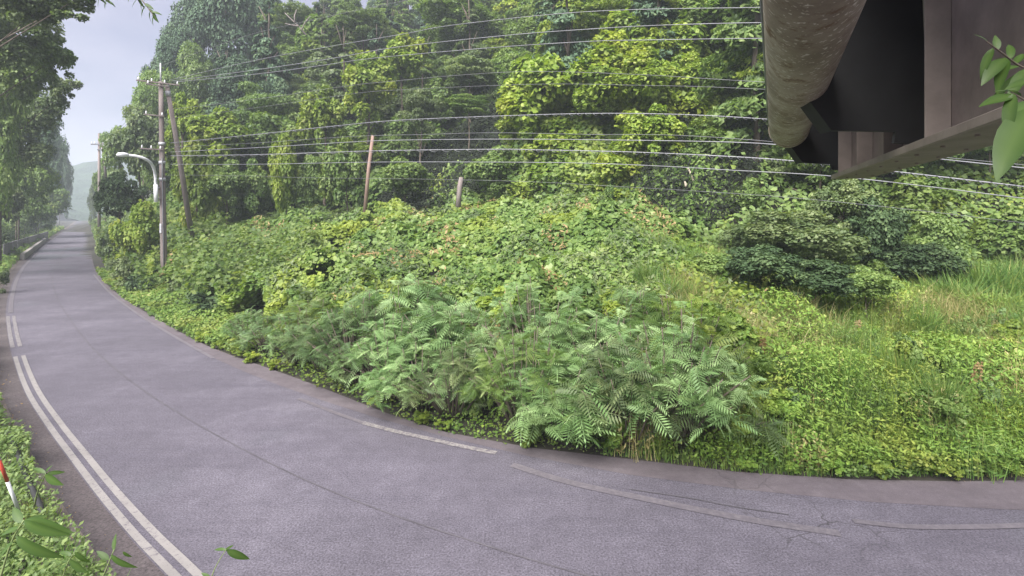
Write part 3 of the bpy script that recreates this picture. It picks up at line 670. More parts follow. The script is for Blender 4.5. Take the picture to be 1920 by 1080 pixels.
def sumac(px, py, s, label=SUMAC, grp='feathery shrubs along the road edge', k=0, sz=None, name='pinnate_shrub'):
    d = hit(px, py); p = at(px, py, d); rt = empty(name, (p.x, p.y, float(terrain(p.x, p.y)) - .05), k * 1.9); tag(rt, label if label != SUMAC else 'feathery pinnate-leaved shrub overhanging the road edge, ' + zone(p.x, p.y), 'shrub', grp)
    for nm, me_ in zip(('stems', 'foliage'), SU[k % 6]): o = link(nm, me_, None, rt); o.scale = (s, s, (sz or s) * (1, 1.12, .85, 1.2, .95)[k % 5])
    set_mat(o, LM[('sumac', 'sumac', 'grey', 'sumac', 'kudzu', 'sumac', 'sumac')[k % 7]])
rows = [(505, 668, .62), (560, 690, .7), (612, 700, .8), (668, 728, .9), (600, 655, .9), (730, 752, .9), (690, 690, .95), (790, 770, .85), (770, 700, .95), (850, 790, .8), (840, 715, 1.0),
        (985, 815, .85), (1045, 825, .9), (1010, 745, 1.0), (1110, 835, .85), (1100, 760, 1.0), (1180, 838, .9), (1190, 770, 1.0), (1290, 770, .95), (930, 740, .85)]
for i, (px, py, s) in enumerate(rows): sumac(px, py, s, k=i)
for i, (px, py, q, mt) in enumerate([(520, 650, .6, 'kudzu'), (575, 640, .7, 'grey'), (640, 622, .8, 'kudzu'), (700, 640, .8, 'vine'), (760, 640, .9, 'kudzu'), (820, 660, .8, 'grey'), (880, 650, .9, 'kudzu'), (960, 680, .9, 'vine'), (1080, 690, .9, 'kudzu'), (1160, 690, .8, 'vine'), (1250, 700, .9, 'kudzu'), (1340, 720, .8, 'meadow'), (1400, 780, .6, 'kudzu'), (1440, 830, .5, 'meadow'), (640, 735, .35, 'grey'), (880, 800, .35, 'kudzu'), (1000, 840, .3, 'kudzu'), (1150, 852, .3, 'meadow'), (1380, 870, .35, 'meadow')]):
    d = hit(px, py); p = at(px, py, d); z = float(terrain(p.x, p.y))
    tree('leafy_bush', p.x, p.y, z + q * 1.0, q, q * 1.1, 'small', mt, 'broad-leaved bush among the feathery shrubs, ' + zone(p.x, p.y), 'bush', 'broad-leaved bushes among the feathery shrubs', trunk=False)
for i, (px, py, q) in enumerate([(660, 640, .7), (740, 650, .75), (1000, 680, .8), (1090, 700, .8), (1180, 700, .85), (1260, 720, .8), (900, 680, .7), (820, 690, .8)]): sumac(px, py, q, k=i + 2)
sumac(1262, 842, 1.05, 'large feathery shrub with drooping pale fronds, last before the meadow', k=1)
sumac(1345, 838, .72, 'small feathery shrub at the meadow edge beside the large drooping one', k=2)
sumac(465, 650, .5, 'low feathery shrub at the narrow end of the row, nearest the utility pole', k=3)

cover('gutter_litter', scatter(5000, (-34, 17), (7, 36), lambda X, Y, r_: (sdist(FAR_C, X, Y) > -.75 * r_.random(len(X)) ** 2.2) & (sdist(FAR_C, X, Y) < .05), 1.2, 9, 61), .032, 9, 'dry', .012, lump=0, seed=62, asp=.5)
cover('verge_litter', scatter(2600, (-13, -2.5), (3, 14), lambda X, Y, r_: ((-sdist(LINE_C, X, Y)) > .95 - .7 * r_.random(len(X)) ** 1.7) & ((-sdist(LINE_C, X, Y)) < 1.1), 0, 3, 63), .030, 7, 'dry', .05, lump=0, seed=64, asp=.5)
# small broadleaf clumps that stand proud of the kudzu on the bench
def mound(px, py, hwpx, hhpx, mat, label, group=None, d=None, size='small', name='bush'):
    dd = d or hit(px, py); p = at(px, py, dd); r = hwpx * dd / F; hh = hhpx * dd / F
    return tree(name, p.x, p.y, float(terrain(p.x, p.y)) + hh * .55, r, hh, size, mat, label, 'bush', group, trunk=False)
for px_, py_, q in [(1405, 890, .16), (1790, 905, .2), (380, 643, .3), (410, 655, .22), (700, 768, .16), (790, 800, .2), (830, 810, .16), (1570, 898, .18), (1490, 893, .12), (1660, 900, .22), (1900, 902, .2), (470, 682, .25), (510, 694, .2)]:
    x, y = gp(px_, py_); tree('weed_clump', x, y + .08, .06 + q * .3, q, q * .7, 'small', 'vine' if px_ < 1000 else 'meadow', 'fresh green weed tuft spilling over the edge of the asphalt', 'plant', 'weed tufts spilling onto the gutter', trunk=False)
for (x, y) in scatter(120, (2.5, 22), (8.5, 19), ok_meadow, .8, 9, 77):
    q = rw.uniform(.22, .5); z = float(terrain(x, y)) + .35
    tree('weed_clump', x, y, z + q * .5, q, q * rw.uniform(.9, 1.7), 'small', rw.choice(['kudzu', 'meadow', 'meadow', 'sumac', 'vine', 'broad']), 'rounded weed clump %s the meadow, %s' % ('at the road side of' if y < 10.5 else 'in the middle of' if y < 14 else 'high up in', zone(x, y)), 'plant', 'weed clumps in the meadow', trunk=False)
# ------------------------------------------------------------------ trees of the hillside
G_CED = 'dark cedars on the upper hillside'
rngc = random.Random(3); placed = []
tries = 0
while len(placed) < 150 and tries < 6000:
    tries += 1
    y = rngc.uniform(24, 95); x = rngc.uniform(-1.0, .98) * y
    s = float(sdist(FAR_C, np.array([x]), np.array([y]))[0]); l = float(sstep(-8, -24, x)); rr = float(sstep(4, 10, x))
    w = (17 * (1 - rr) + 11.5 * rr) * (1 - l) + 4 * l
    if s < w + 5 or s > w + 38: continue
    zt = float(terrain(x, y)); row = HZ - (zt - CAM_H) / y * F; px = 960 + x / y * F
    if row < -40 or px < 150: continue
    if hollow(x, y): continue
    if any((x - a) ** 2 + (y - b) ** 2 < (3.4 + .03 * y) ** 2 for a, b in placed): continue
    placed.append((x, y)); cedar(x, y, rngc.uniform(8.5, 13.5), rngc.uniform(.8, 1.15), rngc.choice(['cedar', 'cedar', 'grey', 'broad']), 'dark green cedar %s on the hillside, %s' % ('farther up' if row < 100 else 'lower', zone(x, y)), G_CED, rngc.randrange(3))

G_FIL = 'leafy trees packed on the middle of the hillside'
tries = 0; fil = []
while len(fil) < 190 and tries < 12000:
    tries += 1
    y = rngc.uniform(22, 70); x = rngc.uniform(-.85, .95) * y
    s = float(sdist(FAR_C, np.array([x]), np.array([y]))[0]); l = float(sstep(-8, -24, x)); rr = float(sstep(4, 10, x))
    w = (17 * (1 - rr) + 11.5 * rr) * (1 - l) + 4 * l
    if s < w + 2 or s > w + 24: continue
    zt = float(terrain(x, y)); row = HZ - (zt - CAM_H) / y * F; px = 960 + x / y * F
    if row < -40 or hollow(x, y): continue
    if any((x - a) ** 2 + (y - b) ** 2 < 5.5 for a, b in fil): continue
    fil.append((x, y)); q = rngc.uniform(1.7, 3.1); vm = ['vine', 'vine', 'vine', 'kudzu'] if 980 < px < 1480 and row > 60 else ['broad', 'broad', 'kudzu', 'kudzu', 'grey', 'vine']
    tree('leafy_tree', x, y, zt + q * rngc.uniform(.9, 1.5), q, q * rngc.uniform(.8, 1.2), rngc.choice(['mid', 'vine', 'vine', 'flat']), rngc.choice(vm), 'leafy tree packed %s on the hillside, %s' % ('low' if row > 230 else 'halfway up' if row > 110 else 'high', zone(x, y)), 'tree', G_FIL)

T_ = tree_px
# left flank of the hill, beside the road
T_('hillside_tree', 262, 195, 345, 52, 'mid', 'grey', 'hazy mid-green tree behind the curved lamp arm, its crown against the sky', d=46)
T_('hillside_tree', 300, 130, 300, 52, 'big', 'broad', 'hazy tree behind the top of the tall utility pole', d=50)
T_('hillside_tree', 378, -40, 150, 52, 'big', 'cedar', 'tall hazy tree on the skyline at the top edge of the picture', d=62)
T_('hillside_tree', 430, -80, 120, 75, 'big', 'cedar', 'large hazy tree at the top edge, right of the skyline one', d=58)
T_('hillside_tree', 332, 45, 190, 36, 'big', 'cedar', 'hazy skyline tree just above the utility pole top', d=56)
T_('hillside_tree', 365, 90, 230, 50, 'big', 'broad', 'hazy tree right of the utility pole top, under the wires', d=52)
T_('hillside_tree', 296, 105, 230, 26, 'mid', 'cedar', 'small hazy skyline tree left of the utility pole top', d=57)
T_('hillside_tree', 480, -30, 120, 60, 'big', 'cedar', 'rounded dark hazy tree at the top edge, left of the pale-branched tree', d=60)
T_('hillside_tree', 268, 165, 240, 18, 'mid', 'cedar', 'small dark tree poking from the skyline just left of the pole top', d=60)
T_('hillside_tree', 225, 235, 330, 30, 'mid', 'broad', 'sparse-topped tree leaning out from the hill toward the far poles', d=55)
T_('hillside_tree', 200, 300, 400, 24, 'mid', 'broad', 'dim roadside tree left of the lamp head, where the road vanishes', d=70)
T_('hillside_tree', 178, 340, 415, 12, 'mid', 'grey', 'tiny distant roadside tree on the hill side of the vanishing road', d=120)
T_('round_bush', 224, 322, 440, 42, 'mid', 'dark', 'round dark bluish bush below the lamp arm', d=36, cat='bush')
T_('leafy_bush', 262, 385, 520, 40, 'vine', 'vine', 'bright green leafy mound left of the utility pole, below the white lamp sleeve', d=29.5, cat='bush')
T_('roadside_bush', 203, 430, 520, 26, 'small', 'grey', 'dark low bush at the inside of the bend', d=33, cat='bush')
T_('roadside_bush', 235, 470, 560, 34, 'small', 'grey', 'bluish bush between the bend and the pole foot', d=27, cat='bush')
T_('roadside_bush', 262, 505, 582, 26, 'small', 'dark', 'dark bush hugging the foot of the utility pole on its road side', d=25, cat='bush')
T_('roadside_bush', 362, 495, 600, 40, 'small', 'grey', 'silvery green bush right of the utility pole foot', d=23, cat='bush')
T_('roadside_bush', 400, 540, 625, 48, 'small', 'dark', 'dark hollow-looking bush above the grassy verge', d=19.5, cat='bush')
T_('vine_mound', 370, 272, 410, 42, 'vine', 'vine', 'bright vine-covered mound touching the leaning brace pole', d=33, cat='tree')
T_('vine_tree', 420, 208, 310, 62, 'vine', 'vine', 'rounded bright vine-draped tree right of the pole pair, above its neighbours', d=37)
T_('vine_tree', 340, 175, 270, 34, 'vine', 'vine', 'vine-draped tree directly behind the upper brace pole', d=38)
T_('vine_mound', 425, 300, 395, 46, 'mid', 'broad', 'mid-green mound between the brace pole and the bright vine column', d=34)
T_('vine_column', 536, 256, 385, 34, 'vine', 'vine', 'tall narrow column of bright vines left of the reddish post', d=33)
T_('leafy_tree', 478, 300, 395, 32, 'vine', 'kudzu', 'green tree squeezed between two vine mounds left of the narrow vine column', d=35)
T_('leafy_tree', 512, 150, 260, 40, 'big', 'cedar', 'dark rounded cedar above the narrow vine column', d=44)
T_('leafy_tree', 445, 110, 215, 46, 'big', 'cedar', 'dark hazy tree under the three upper wires, left part', d=48)
T_('vine_tree', 612, 165, 275, 50, 'vine', 'vine', 'vine-draped tree forming the lower half of the bright diagonal streak', d=38)
T_('vine_tree', 690, 105, 215, 52, 'vine', 'vine', 'vine-draped tree forming the middle of the bright diagonal streak', d=41)
T_('vine_tree', 755, 68, 150, 50, 'vine', 'vine', 'vine-draped tree at the top of the bright diagonal streak', d=44)
T_('leafy_tree', 650, 262, 385, 46, 'vine', 'kudzu', 'green tree standing behind the reddish post', d=33.5)
T_('leafy_tree', 760, 295, 385, 60, 'mid', 'broad', 'low green thicket right of the reddish post', d=32)
T_('leafy_tree', 590, 285, 385, 34, 'mid', 'broad', 'dim thicket between the vine column and the reddish post', d=34)
T_('layered_tree', 790, 155, 280, 48, 'flat', 'grey', 'airy tree with layered branches standing in the dark hollow', d=38)
T_('layered_tree', 880, 95, 185, 60, 'flat', 'grey', 'layered pale-leaved tree arching over the dark hollow', d=42)
T_('layered_tree', 880, 175, 225, 40, 'flat', 'kudzu', 'small layered branch tree low in the dark hollow', d=38)
T_('layered_tree', 560, 10, 80, 70, 'flat', 'grey', 'pale-branched tree near the top edge, right of the skyline cedar', d=56, bark=M['palebark'])
T_('layered_tree', 680, 15, 100, 70, 'flat', 'grey', 'layered tree above the bright diagonal streak', d=54)
T_('leafy_tree', 850, -10, 75, 80, 'big', 'broad', 'broad tree at the top edge above the layered trees', d=52)
T_('leafy_tree', 1010, 5, 125, 60, 'big', 'kudzu', 'bushy green tree at the top edge, left of the big yellow-green crown mass', d=47)
T_('leafy_tree', 1110, 20, 140, 48, 'mid', 'broad', 'darker tree under the top wire, left of the big yellow-green crown mass', d=43)
T_('leafy_tree', 965, 120, 200, 40, 'mid', 'broad', 'shaded green tree behind the spreading yellow-green tree', d=41)
T_('spreading_tree', 1050, 122, 215, 98, 'vine', 'vine', 'spreading yellow-green tree with a dark hollow beneath it', d=34)
T_('leafy_tree', 965, 215, 262, 34, 'vine', 'vine', 'small yellow-green crown hanging below the spreading tree', d=33)
T_('leafy_tree', 1150, 150, 290, 46, 'vine', 'vine', 'green crown joining the spreading tree to the big crown mass', d=31)
T_('leafy_tree', 1060, 225, 350, 80, 'vine', 'vine', 'wide green thicket behind the lower wires, centre of the slope', d=30)
T_('leafy_tree', 930, 275, 375, 66, 'mid', 'broad', 'green thicket behind the grey stump', d=31)
T_('big_leafy_tree', 1290, 20, 165, 85, 'vine', 'vine', 'tall yellow-green tree, topmost of the big bright crown mass', d=31)
T_('big_leafy_tree', 1395, 60, 200, 75, 'vine', 'vine', 'yellow-green tree touching the left side of the round pipe', d=28)
T_('big_leafy_tree', 1250, 130, 275, 85, 'vine', 'vine', 'broad green tree in the middle of the big bright crown mass', d=28)
T_('big_leafy_tree', 1350, 180, 275, 60, 'vine', 'vine', 'green tree below the yellow-green one beside the pipe', d=26.5)
for px_, t_, b_, hw_, dd_, w_ in [(1215, 95, 200, 55, 27, 'at the left edge, below the middle bright wire'), (1340, 110, 200, 60, 27.5, 'centre, above the spiral-wrapped wires'), (1420, 130, 215, 50, 25.5, 'touching the pipe halfway down'), (1230, 200, 300, 62, 25, 'lowest on its left side'), (1320, 225, 310, 58, 24.5, 'just above the pale broken limbs'), (1400, 10, 110, 60, 29, 'topmost, touching the pipe'), (1245, 40, 130, 55, 29.5, 'between the upper two bright wires')]:
    T_('vine_tree', px_, t_, b_, hw_, 'vine', 'vine' if px_ % 4 else 'kudzu', 'vine-smothered tree in the bright mass, ' + w_, d=dd_, group='vine-smothered trees left of the pipe')
T_('leafy_tree', 1170, 265, 370, 62, 'vine', 'vine', 'green tree above the hanging vine strand', d=26)
T_('leafy_tree', 1300, 265, 350, 62, 'vine', 'kudzu', 'tree with two bare pale limbs showing, over the dark hollow', d=24.5, bark=M['palebark'])
T_('leafy_tree', 1430, 195, 290, 60, 'mid', 'grey', 'grey-green tree just left of the pipe end', d=26)
T_('leafy_tree', 1480, 275, 375, 62, 'flat', 'grey', 'grey-green tree under the end of the pipe', d=23.5)
T_('leafy_tree', 1580, 330, 430, 60, 'mid', 'grey', 'dim tree below the corner of the steel girder', d=19.5)
T_('leafy_tree', 1700, 320, 440, 66, 'vine', 'kudzu', 'mid-green tree hanging below the brown girder', d=22)
T_('leafy_tree', 1645, 370, 520, 72, 'mid', 'dark', 'dark evergreen right of the domed tree', d=18.4)
T_('shade_bush', 1720, 450, 560, 70, 'mid', 'dark', 'dark bush at the foot of the bank, left of the bright reeds', d=17.6, cat='bush')
T_('leafy_tree', 1745, 400, 540, 62, 'mid', 'broad', 'shaded tree at the right-hand back of the meadow', d=18.6)
T_('domed_tree', 1485, 392, 505, 108, 'big', 'grey', 'domed grey-green tree standing in shade behind the meadow', d=18.3)
T_('shade_bush', 1475, 475, 575, 95, 'mid', 'dark', 'dark bush under the domed tree', d=18.0, cat='bush')
T_('leafy_bush', 1628, 478, 590, 50, 'small', 'kudzu', 'bright green bush in front of the dark evergreen at the back of the meadow', d=17.5, cat='bush')
T_('shade_bush', 1300, 445, 520, 70, 'mid', 'dark', 'dark shaded bush at the mouth of the dark hollow', d=22.5, cat='bush')
T_('shade_bush', 1245, 425, 500, 50, 'mid', 'broad', 'dim green bush left in front of the dark hollow', d=22, cat='bush')
T_('shade_bush', 1385, 420, 500, 52, 'mid', 'grey', 'dim bush between the dark hollow and the domed tree', d=20.5, cat='bush')
T_('shade_tree', 1400, 335, 420, 46, 'mid', 'broad', 'dim tree on the right side of the dark hollow', d=22)
for px_, t_, b_, hw_, m_, dd_, w_ in [(1425, 455, 560, 70, 'dark', 14.4, 'dim spreading bush at the left skirt of the domed tree'), (1530, 485, 578, 74, 'dark', 13.6, 'dark bush at the middle skirt of the domed tree'), (1625, 500, 590, 60, 'broad', 13.4, 'green bush at the right skirt of the domed tree'),
        (1330, 470, 545, 60, 'broad', 16.2, 'low dim bush below the dark hollow'), (1240, 480, 540, 60, 'kudzu', 17.2, 'kudzu-covered bush below the left side of the dark hollow')]:
    T_('shade_bush', px_, t_, b_, hw_, 'mid', m_, w_, d=dd_, cat='bush')
T_('vine_strand', 1192, 335, 440, 20, 'small', 'vine', 'yellow-green vine strand hanging beside the dark hollow', d=22.5, cat='vine')
T_('vine_strand', 1135, 350, 440, 22, 'small', 'kudzu', 'dull green vine strand left of the yellow-green one', d=23, cat='vine')
T_('leafy_tree', 1820, 300, 420, 80, 'vine', 'vine', 'bright vine-covered crown on the bank beneath the glossy leaves', d=25)
T_('leafy_tree', 1900, 400, 520, 70, 'vine', 'kudzu', 'vine-covered mound at the right edge above the reeds', d=20)
T_('leafy_tree', 1560, 200, 330, 90, 'big', 'broad', 'tree largely hidden behind the pipe and girder', d=33)
T_('leafy_tree', 1930, -20, 200, 70, 'big', 'kudzu', 'green tree seen past the girder end at the upper right edge', d=30)
# mounds on the bench
for i, (px, py, a, b, mt) in enumerate([(520, 430, 40, 22, 'kudzu'), (640, 460, 46, 24, 'kudzu'), (800, 450, 52, 24, 'kudzu'), (930, 430, 44, 22, 'vine'), (1060, 450, 50, 26, 'kudzu'), (560, 520, 46, 28, 'kudzu'), (720, 540, 50, 28, 'kudzu'),
        (870, 530, 52, 28, 'vine'), (1020, 540, 56, 30, 'kudzu'), (1160, 520, 60, 34, 'kudzu'), (1290, 545, 62, 36, 'kudzu'), (450, 480, 36, 22, 'kudzu'), (1380, 600, 60, 40, 'kudzu'), (1240, 610, 60, 40, 'kudzu'), (460, 560, 40, 28, 'grey'), (1110, 620, 56, 36, 'vine')]):
    mound(px, py, a, b, mt, ('%s hummock rising from the kudzu slope, %s' % ({'kudzu': 'green', 'vine': 'yellow-green', 'grey': 'grey-green'}[mt], zone((px - 960) / F, 1))), 'hummocks in the kudzu slope')
mound(905, 725, 46, 74, 'dry', 'rust-tinged withering bush between the feathery shrubs', d=10.9, name='withering_bush')

# ------------------------------------------------------------------ trees on the left of the road
L_ = lambda *a, **k: tree_px('roadside_tree', *a, **k)
L_(-20, -60, 190, 110, 'big', 'grey', 'big dark tree filling the upper left corner', d=24, bpx=-130)
L_(62, -40, 95, 70, 'mid', 'grey', 'overhanging crown with sky showing through, upper left', d=20, bpx=-140)
L_(158, -50, 30, 34, 'small', 'grey', 'leafy tip of the corner tree reaching farthest over the road', d=22, bpx=-150)
L_(95, 60, 170, 46, 'mid', 'broad', 'shaggy crown below the overhanging one, upper left', d=26, bpx=-90)
L_(128, -30, 45, 42, 'small', 'grey', 'thin outermost bough of the overhanging crown, against the sky', d=19, bpx=-150)
L_(40, 70, 230, 58, 'mid', 'broad', 'dark crown between the corner tree and the tree wall', d=30, bpx=-60)
L_(118, 135, 218, 30, 'small', 'grey', 'leafy bough jutting into the sky on the left side of the road', d=34, bpx=0)
L_(20, 150, 330, 80, 'big', 'grey', 'dense tree in the middle of the left-hand tree wall', d=38, bpx=-10)
L_(62, 190, 330, 44, 'big', 'cedar', 'rounded dark tree in the left-hand tree wall, behind the dense middle one', d=52, bpx=35)
L_(40, 270, 440, 58, 'big', 'broad', 'dense tree above the board fence', d=52, bpx=30)
L_(-5, 330, 475, 50, 'mid', 'grey', 'pale leafed tree behind the near end of the board fence', d=43, bpx=-25)
L_(85, 215, 425, 34, 'big', 'cedar', 'tall narrow conifer left of the road, halfway to the vanishing point', d=88, bpx=68)
L_(108, 262, 425, 24, 'big', 'cedar', 'hazy conifer nearest the sky gap on the left of the road', d=115, bpx=95)
L_(122, 318, 424, 14, 'mid', 'cedar', 'small bluish conifer at the far end of the left-hand tree wall', d=150, bpx=112)
L_(92, 345, 440, 36, 'mid', 'kudzu', 'lit roadside tree at the far end of the fence', d=84, bpx=72)
L_(60, 360, 455, 40, 'mid', 'broad', 'green tree leaning over the middle of the board fence', d=66, bpx=45)
L_(-8, 492, 560, 20, 'small', 'grey', 'white-flecked low bush by the road bend at the left edge', d=25.5, bpx=-10, cat='bush')
L_(-30, 60, 460, 70, 'big', 'broad', 'dark tree cut by the left edge of the picture', d=32, bpx=-50)
def ok_leftside(X, Y, rng):
    sl = -sdist(LINE_C, X, Y); return (sl > .75) & (sl < 14) & (X < -12)
cover('left_bank_weeds', scatter(30000, (-130, -12), (14, 130), ok_leftside, .8, 18, 31), .13, 20, 'meadow', .5, lump=1, seed=32)
cover('left_bank_thicket', scatter(40000, (-150, -26), (26, 150), lambda X, Y, r_: ((-sdist(LINE_C, X, Y)) > 3.4) & ((-sdist(LINE_C, X, Y)) < 11), .7, 30, 38), .26, 35, 'broad', 2.8, lump=2.4, seed=39)
tag(link('left_bank_grass', mesh_np('left_bank_grass', *blades(scatter(14000, (-110, -14), (18, 110), lambda X, Y, r: ((-sdist(LINE_C, X, Y)) > .7) & ((-sdist(LINE_C, X, Y)) < 3.2), .8, 18, 33), .7, .02, 34)), LM['grass']), kind='stuff')
def ok_near(X, Y, rng):
    sl = -sdist(LINE_C, X, Y); return (sl > .52 + vnoise(X, Y, .7, 4) * .28) & (sl < 7) & (X < -2.0)
cover('near_verge_weeds', scatter(60000, (-16, -2), (2.5, 15), ok_near, .8, 4, 41), .062, 7, 'broad', .40, lump=.9, asp=.5, seed=42)
tag(link('near_verge_grass', mesh_np('near_verge_grass', *blades(scatter(9000, (-16, -2), (2.5, 15), ok_near, .8, 4, 43), .4, .006, 44)), LM['grass']), kind='stuff')
# broken stone and leaf litter on the verge between weeds and shoulder
rngs = np.random.default_rng(5); parts = []
XYs = scatter(420, (-13, -2.5), (3, 14), lambda X, Y, r: ((-sdist(LINE_C, X, Y)) > .5) & ((-sdist(LINE_C, X, Y)) < 1.15), 0, 3, 51)
for x, y in XYs:
    s = rngs.uniform(.008, .034); V = []; 
    for a in range(5): V.append((x + math.cos(a * 1.256) * s * rngs.uniform(.6, 1.3), y + math.sin(a * 1.256) * s * rngs.uniform(.6, 1.3), .0))
    V += [(x + rngs.uniform(-.3, .3) * s, y, s * .6)]
    parts.append((V, [(a, (a + 1) % 5, 5) for a in range(5)]))
tag(link('verge_gravel', mesh_py('verge_gravel', *join_data(parts)), M['stone']), kind='stuff')
sheet('dirt_verge', offset(LINE, -.48), offset(LINE, -1.0), .007, simple('verge_dirt', (.07, .055, .05), (.17, .14, .13), 3.5, .95, bump=.8, bscale=40, dist=.03))

# ------------------------------------------------------------------ poles, lamp, wires
def ins(parent, p, s=1.0):
    V, Fc = [], []
    prof = [(0, .02), (.03, .05), (.05, .03), (.08, .055), (.10, .03), (.15, .035), (.17, .012)]
    for h, r in prof:
        for k in range(8): V.append((math.cos(k * .785) * r * s, math.sin(k * .785) * r * s, h * s))
    for i in range(len(prof) - 1):
        for k in range(8): a, b = i * 8 + k, i * 8 + (k + 1) % 8; Fc.append((a, b, b + 8, a + 8))
    o = link('insulator', mesh_py('insulator', V, Fc, True), M['porcelain'], parent); o.location = p; return o
D0 = 27.4; base = at(308, 541, D0); px0, py0 = base.x, base.y; top = CAM_H + (HZ - 122) * D0 / F
pole = empty('utility_pole', (px0, py0, 0)); tag(pole, 'tall weathered utility pole standing at the hill side of the road bend', 'utility pole')
lean = (at(301, 122, D0).x - px0)
def on_pole(z): return Vector((lean * z / top, 0, z))
link('shaft', tube('shaft', [on_pole(z) for z in np.linspace(-.3, top - .9, 8)], [.165 - .008 * k for k in range(8)], 14), M['polewood'], pole)
link('top_rod', tube('top_rod', [on_pole(top - .95), on_pole(top + .1)], [.05, .035], 8), M['galv'], pole)
def crossarm(z, half, ang, n, mat='polewood', off=0):
    c = on_pole(z); dv = Vector((math.cos(ang), math.sin(ang), 0)); c = c + dv * off + Vector((.0, -.2, 0))
    o = link('crossarm', mesh_py('crossarm', *box_data((0, 0, 0), (half, .034, .034), Matrix.Rotation(ang, 3, 'Z'))), M[mat], pole); o.location = c; bevel(o, .01, 1)
    for k in range(n):
        q = -half + .1 + (2 * half - .2) * k / (n - 1); ins(pole, c + dv * q + Vector((0, 0, .035)), .95)
AW = math.radians(35)
crossarm(top - 1.0, .95, AW, 4); crossarm(top - 1.15, .55, AW + .2, 2); crossarm(top - 2.75, .45, AW, 2, off=-.2); crossarm(top - 4.55, .5, AW, 3, off=-.35)
for z in (top - 4.3, top - 5.3, top - 6.2):
    o = link('clamp', tube('clamp', [on_pole(z), on_pole(z + .16)], [.16, .16], 14), M['galv'], pole)
o = link('cable_conduit', tube('cable_conduit', [on_pole(z) + Vector((.10, -.15, 0)) for z in (.2, 3, 6, top - 5)], .03, 6), M['darkwire'], pole)
o = link('number_plate', mesh_py('number_plate', *box_data(tuple(on_pole(3.2) + Vector((-.03, -.17, 0))), (.05, .01, .25))), M['galv'], pole)

bb = at(360, 432, 29.6); tb = at(313, 160, D0 + .25)
br = empty('brace_pole', (bb.x, bb.y, bb.z)); tag(br, 'slanting brace pole propped against the tall utility pole', 'utility pole')
link('shaft', tube('shaft', [Vector((0, 0, -.5)) + (tb - bb) * -.03, (tb - bb) * .5, tb - bb], [.145, .13, .10], 12), M['polewood'], br)
link('collar', tube('collar', [(tb - bb) * .93, (tb - bb) * .965], [.125, .125], 12), M['galv'], br)

lamp = empty('street_lamp', tuple(at(297, 378, D0 - .3))); tag(lamp, 'white curved street lamp reaching left from the utility pole', 'street lamp')
lo = Vector(lamp.location); DL = D0 - .35
arm = smooth_poly([at(px, py, dd) - lo for px, py, dd in [(293, 378, DL), (292, 350, DL), (291, 330, DL), (288, 315, DL - .2), (281, 304, DL - .5), (270, 297, DL - .8), (256, 293, DL - 1.0), (240, 291, DL - 1.2)]], 4)
link('arm', tube('arm', [Vector(p) for p in arm], [.072] * len(arm), 10), M['white'], lamp)
link('sleeve', tube('sleeve', [at(293, 379, DL) - lo, at(292, 346, DL) - lo], [.105, .10], 12), M['white'], lamp)
link('bracket', tube('bracket', [at(290, 372, DL) - lo, at(303, 372, D0) - lo], [.04, .04], 8), M['galv'], lamp)
link('bracket', tube('bracket', [at(290, 352, DL) - lo, at(303, 352, D0) - lo], [.04, .04], 8), M['galv'], lamp)
hd = link('lamp_head', tube('lamp_head', [at(243, 291, DL - 1.15) - lo, at(238, 290.5, DL - 1.25) - lo, at(230, 290, DL - 1.4) - lo, at(222, 290, DL - 1.5) - lo, at(218, 291, DL - 1.55) - lo], [.05, .10, .13, .11, .04], 10), M['white'], lamp)

# distant pole pair
DF = 64; fb = at(186, 318, DF); fp = empty('utility_pole', (fb.x, fb.y, float(terrain(fb.x, fb.y)))); tag(fp, 'distant utility pole with a crossarm standing dark against the sky', 'utility pole')
zt = fp.location.z
link('shaft', tube('shaft', [(0, 0, -.3), (0, 0, at(186, 250, DF).z - zt)], [.19, .13], 10), M['polewood'], fp)
for yy, hw in ((271, .85), (281, .5)):
    o = link('crossarm', mesh_py('crossarm', *box_data((0, 0, 0), (hw, .06, .06))), M['darkwire'], fp); o.location = (-.05 if yy == 271 else .4, -.15, at(186, yy, DF).z - zt)
for q in (-.8, -.45, .3, .7): ins(fp, (q, -.15, at(186, 271, DF).z - zt + .06), 1.6)
fb2 = at(198, 305, DF + 1); f2 = empty('brace_pole', tuple(fb2)); tag(f2, 'short slanting pole beside the distant utility pole', 'utility pole')
link('shaft', tube('shaft', [Vector((.15, 0, -2.5)), at(191, 268, DF + 1) - fb2], [.14, .11], 8), M['polewood'], f2)

# old posts on the slope
def post(pxb, pyb, pxt, pyt, d, r, label, name='wooden_post', mat='redwood', cat='post'):
    b = at(pxb, pyb, d); t = at(pxt, pyt, d + .2); o = link(name, tube(name, [Vector((0, 0, -.6)), (t - b) * .5, t - b], [r * 1.1, r, r * .85], 10, wob=.04), M[mat]); o.location = b; return tag(o, label, cat)
post(684, 378, 699, 254, 29, .10, 'leaning reddish wooden post rising above the kudzu')
post(859, 368, 865, 333, 28.5, .14, 'short broken grey-brown stump in front of the green thicket', 'broken_stump', 'polewood', 'stump')
def branch(pts, d, r, label, mat='palebark', name='bare_limb'):
    P_ = [at(a, b, d + .3 * i) for i, (a, b) in enumerate(pts)]; o = link(name, tube(name, [p - P_[0] for p in P_], np.linspace(r, r * .4, len(P_)), 7), M[mat]); o.location = P_[0]; tag(o, label, 'branch')
branch([(1310, 362), (1301, 340), (1290, 315)], 22.6, .09, 'thick pale broken limb hanging over the dark hollow')
branch([(1288, 352), (1283, 338)], 22.6, .08, 'shorter pale limb stub left of the thick broken limb')
branch([(1506, 385), (1504, 370), (1493, 356), (1478, 352)], 21.5, .06, 'curved thin trunk above the domed tree', 'bark')
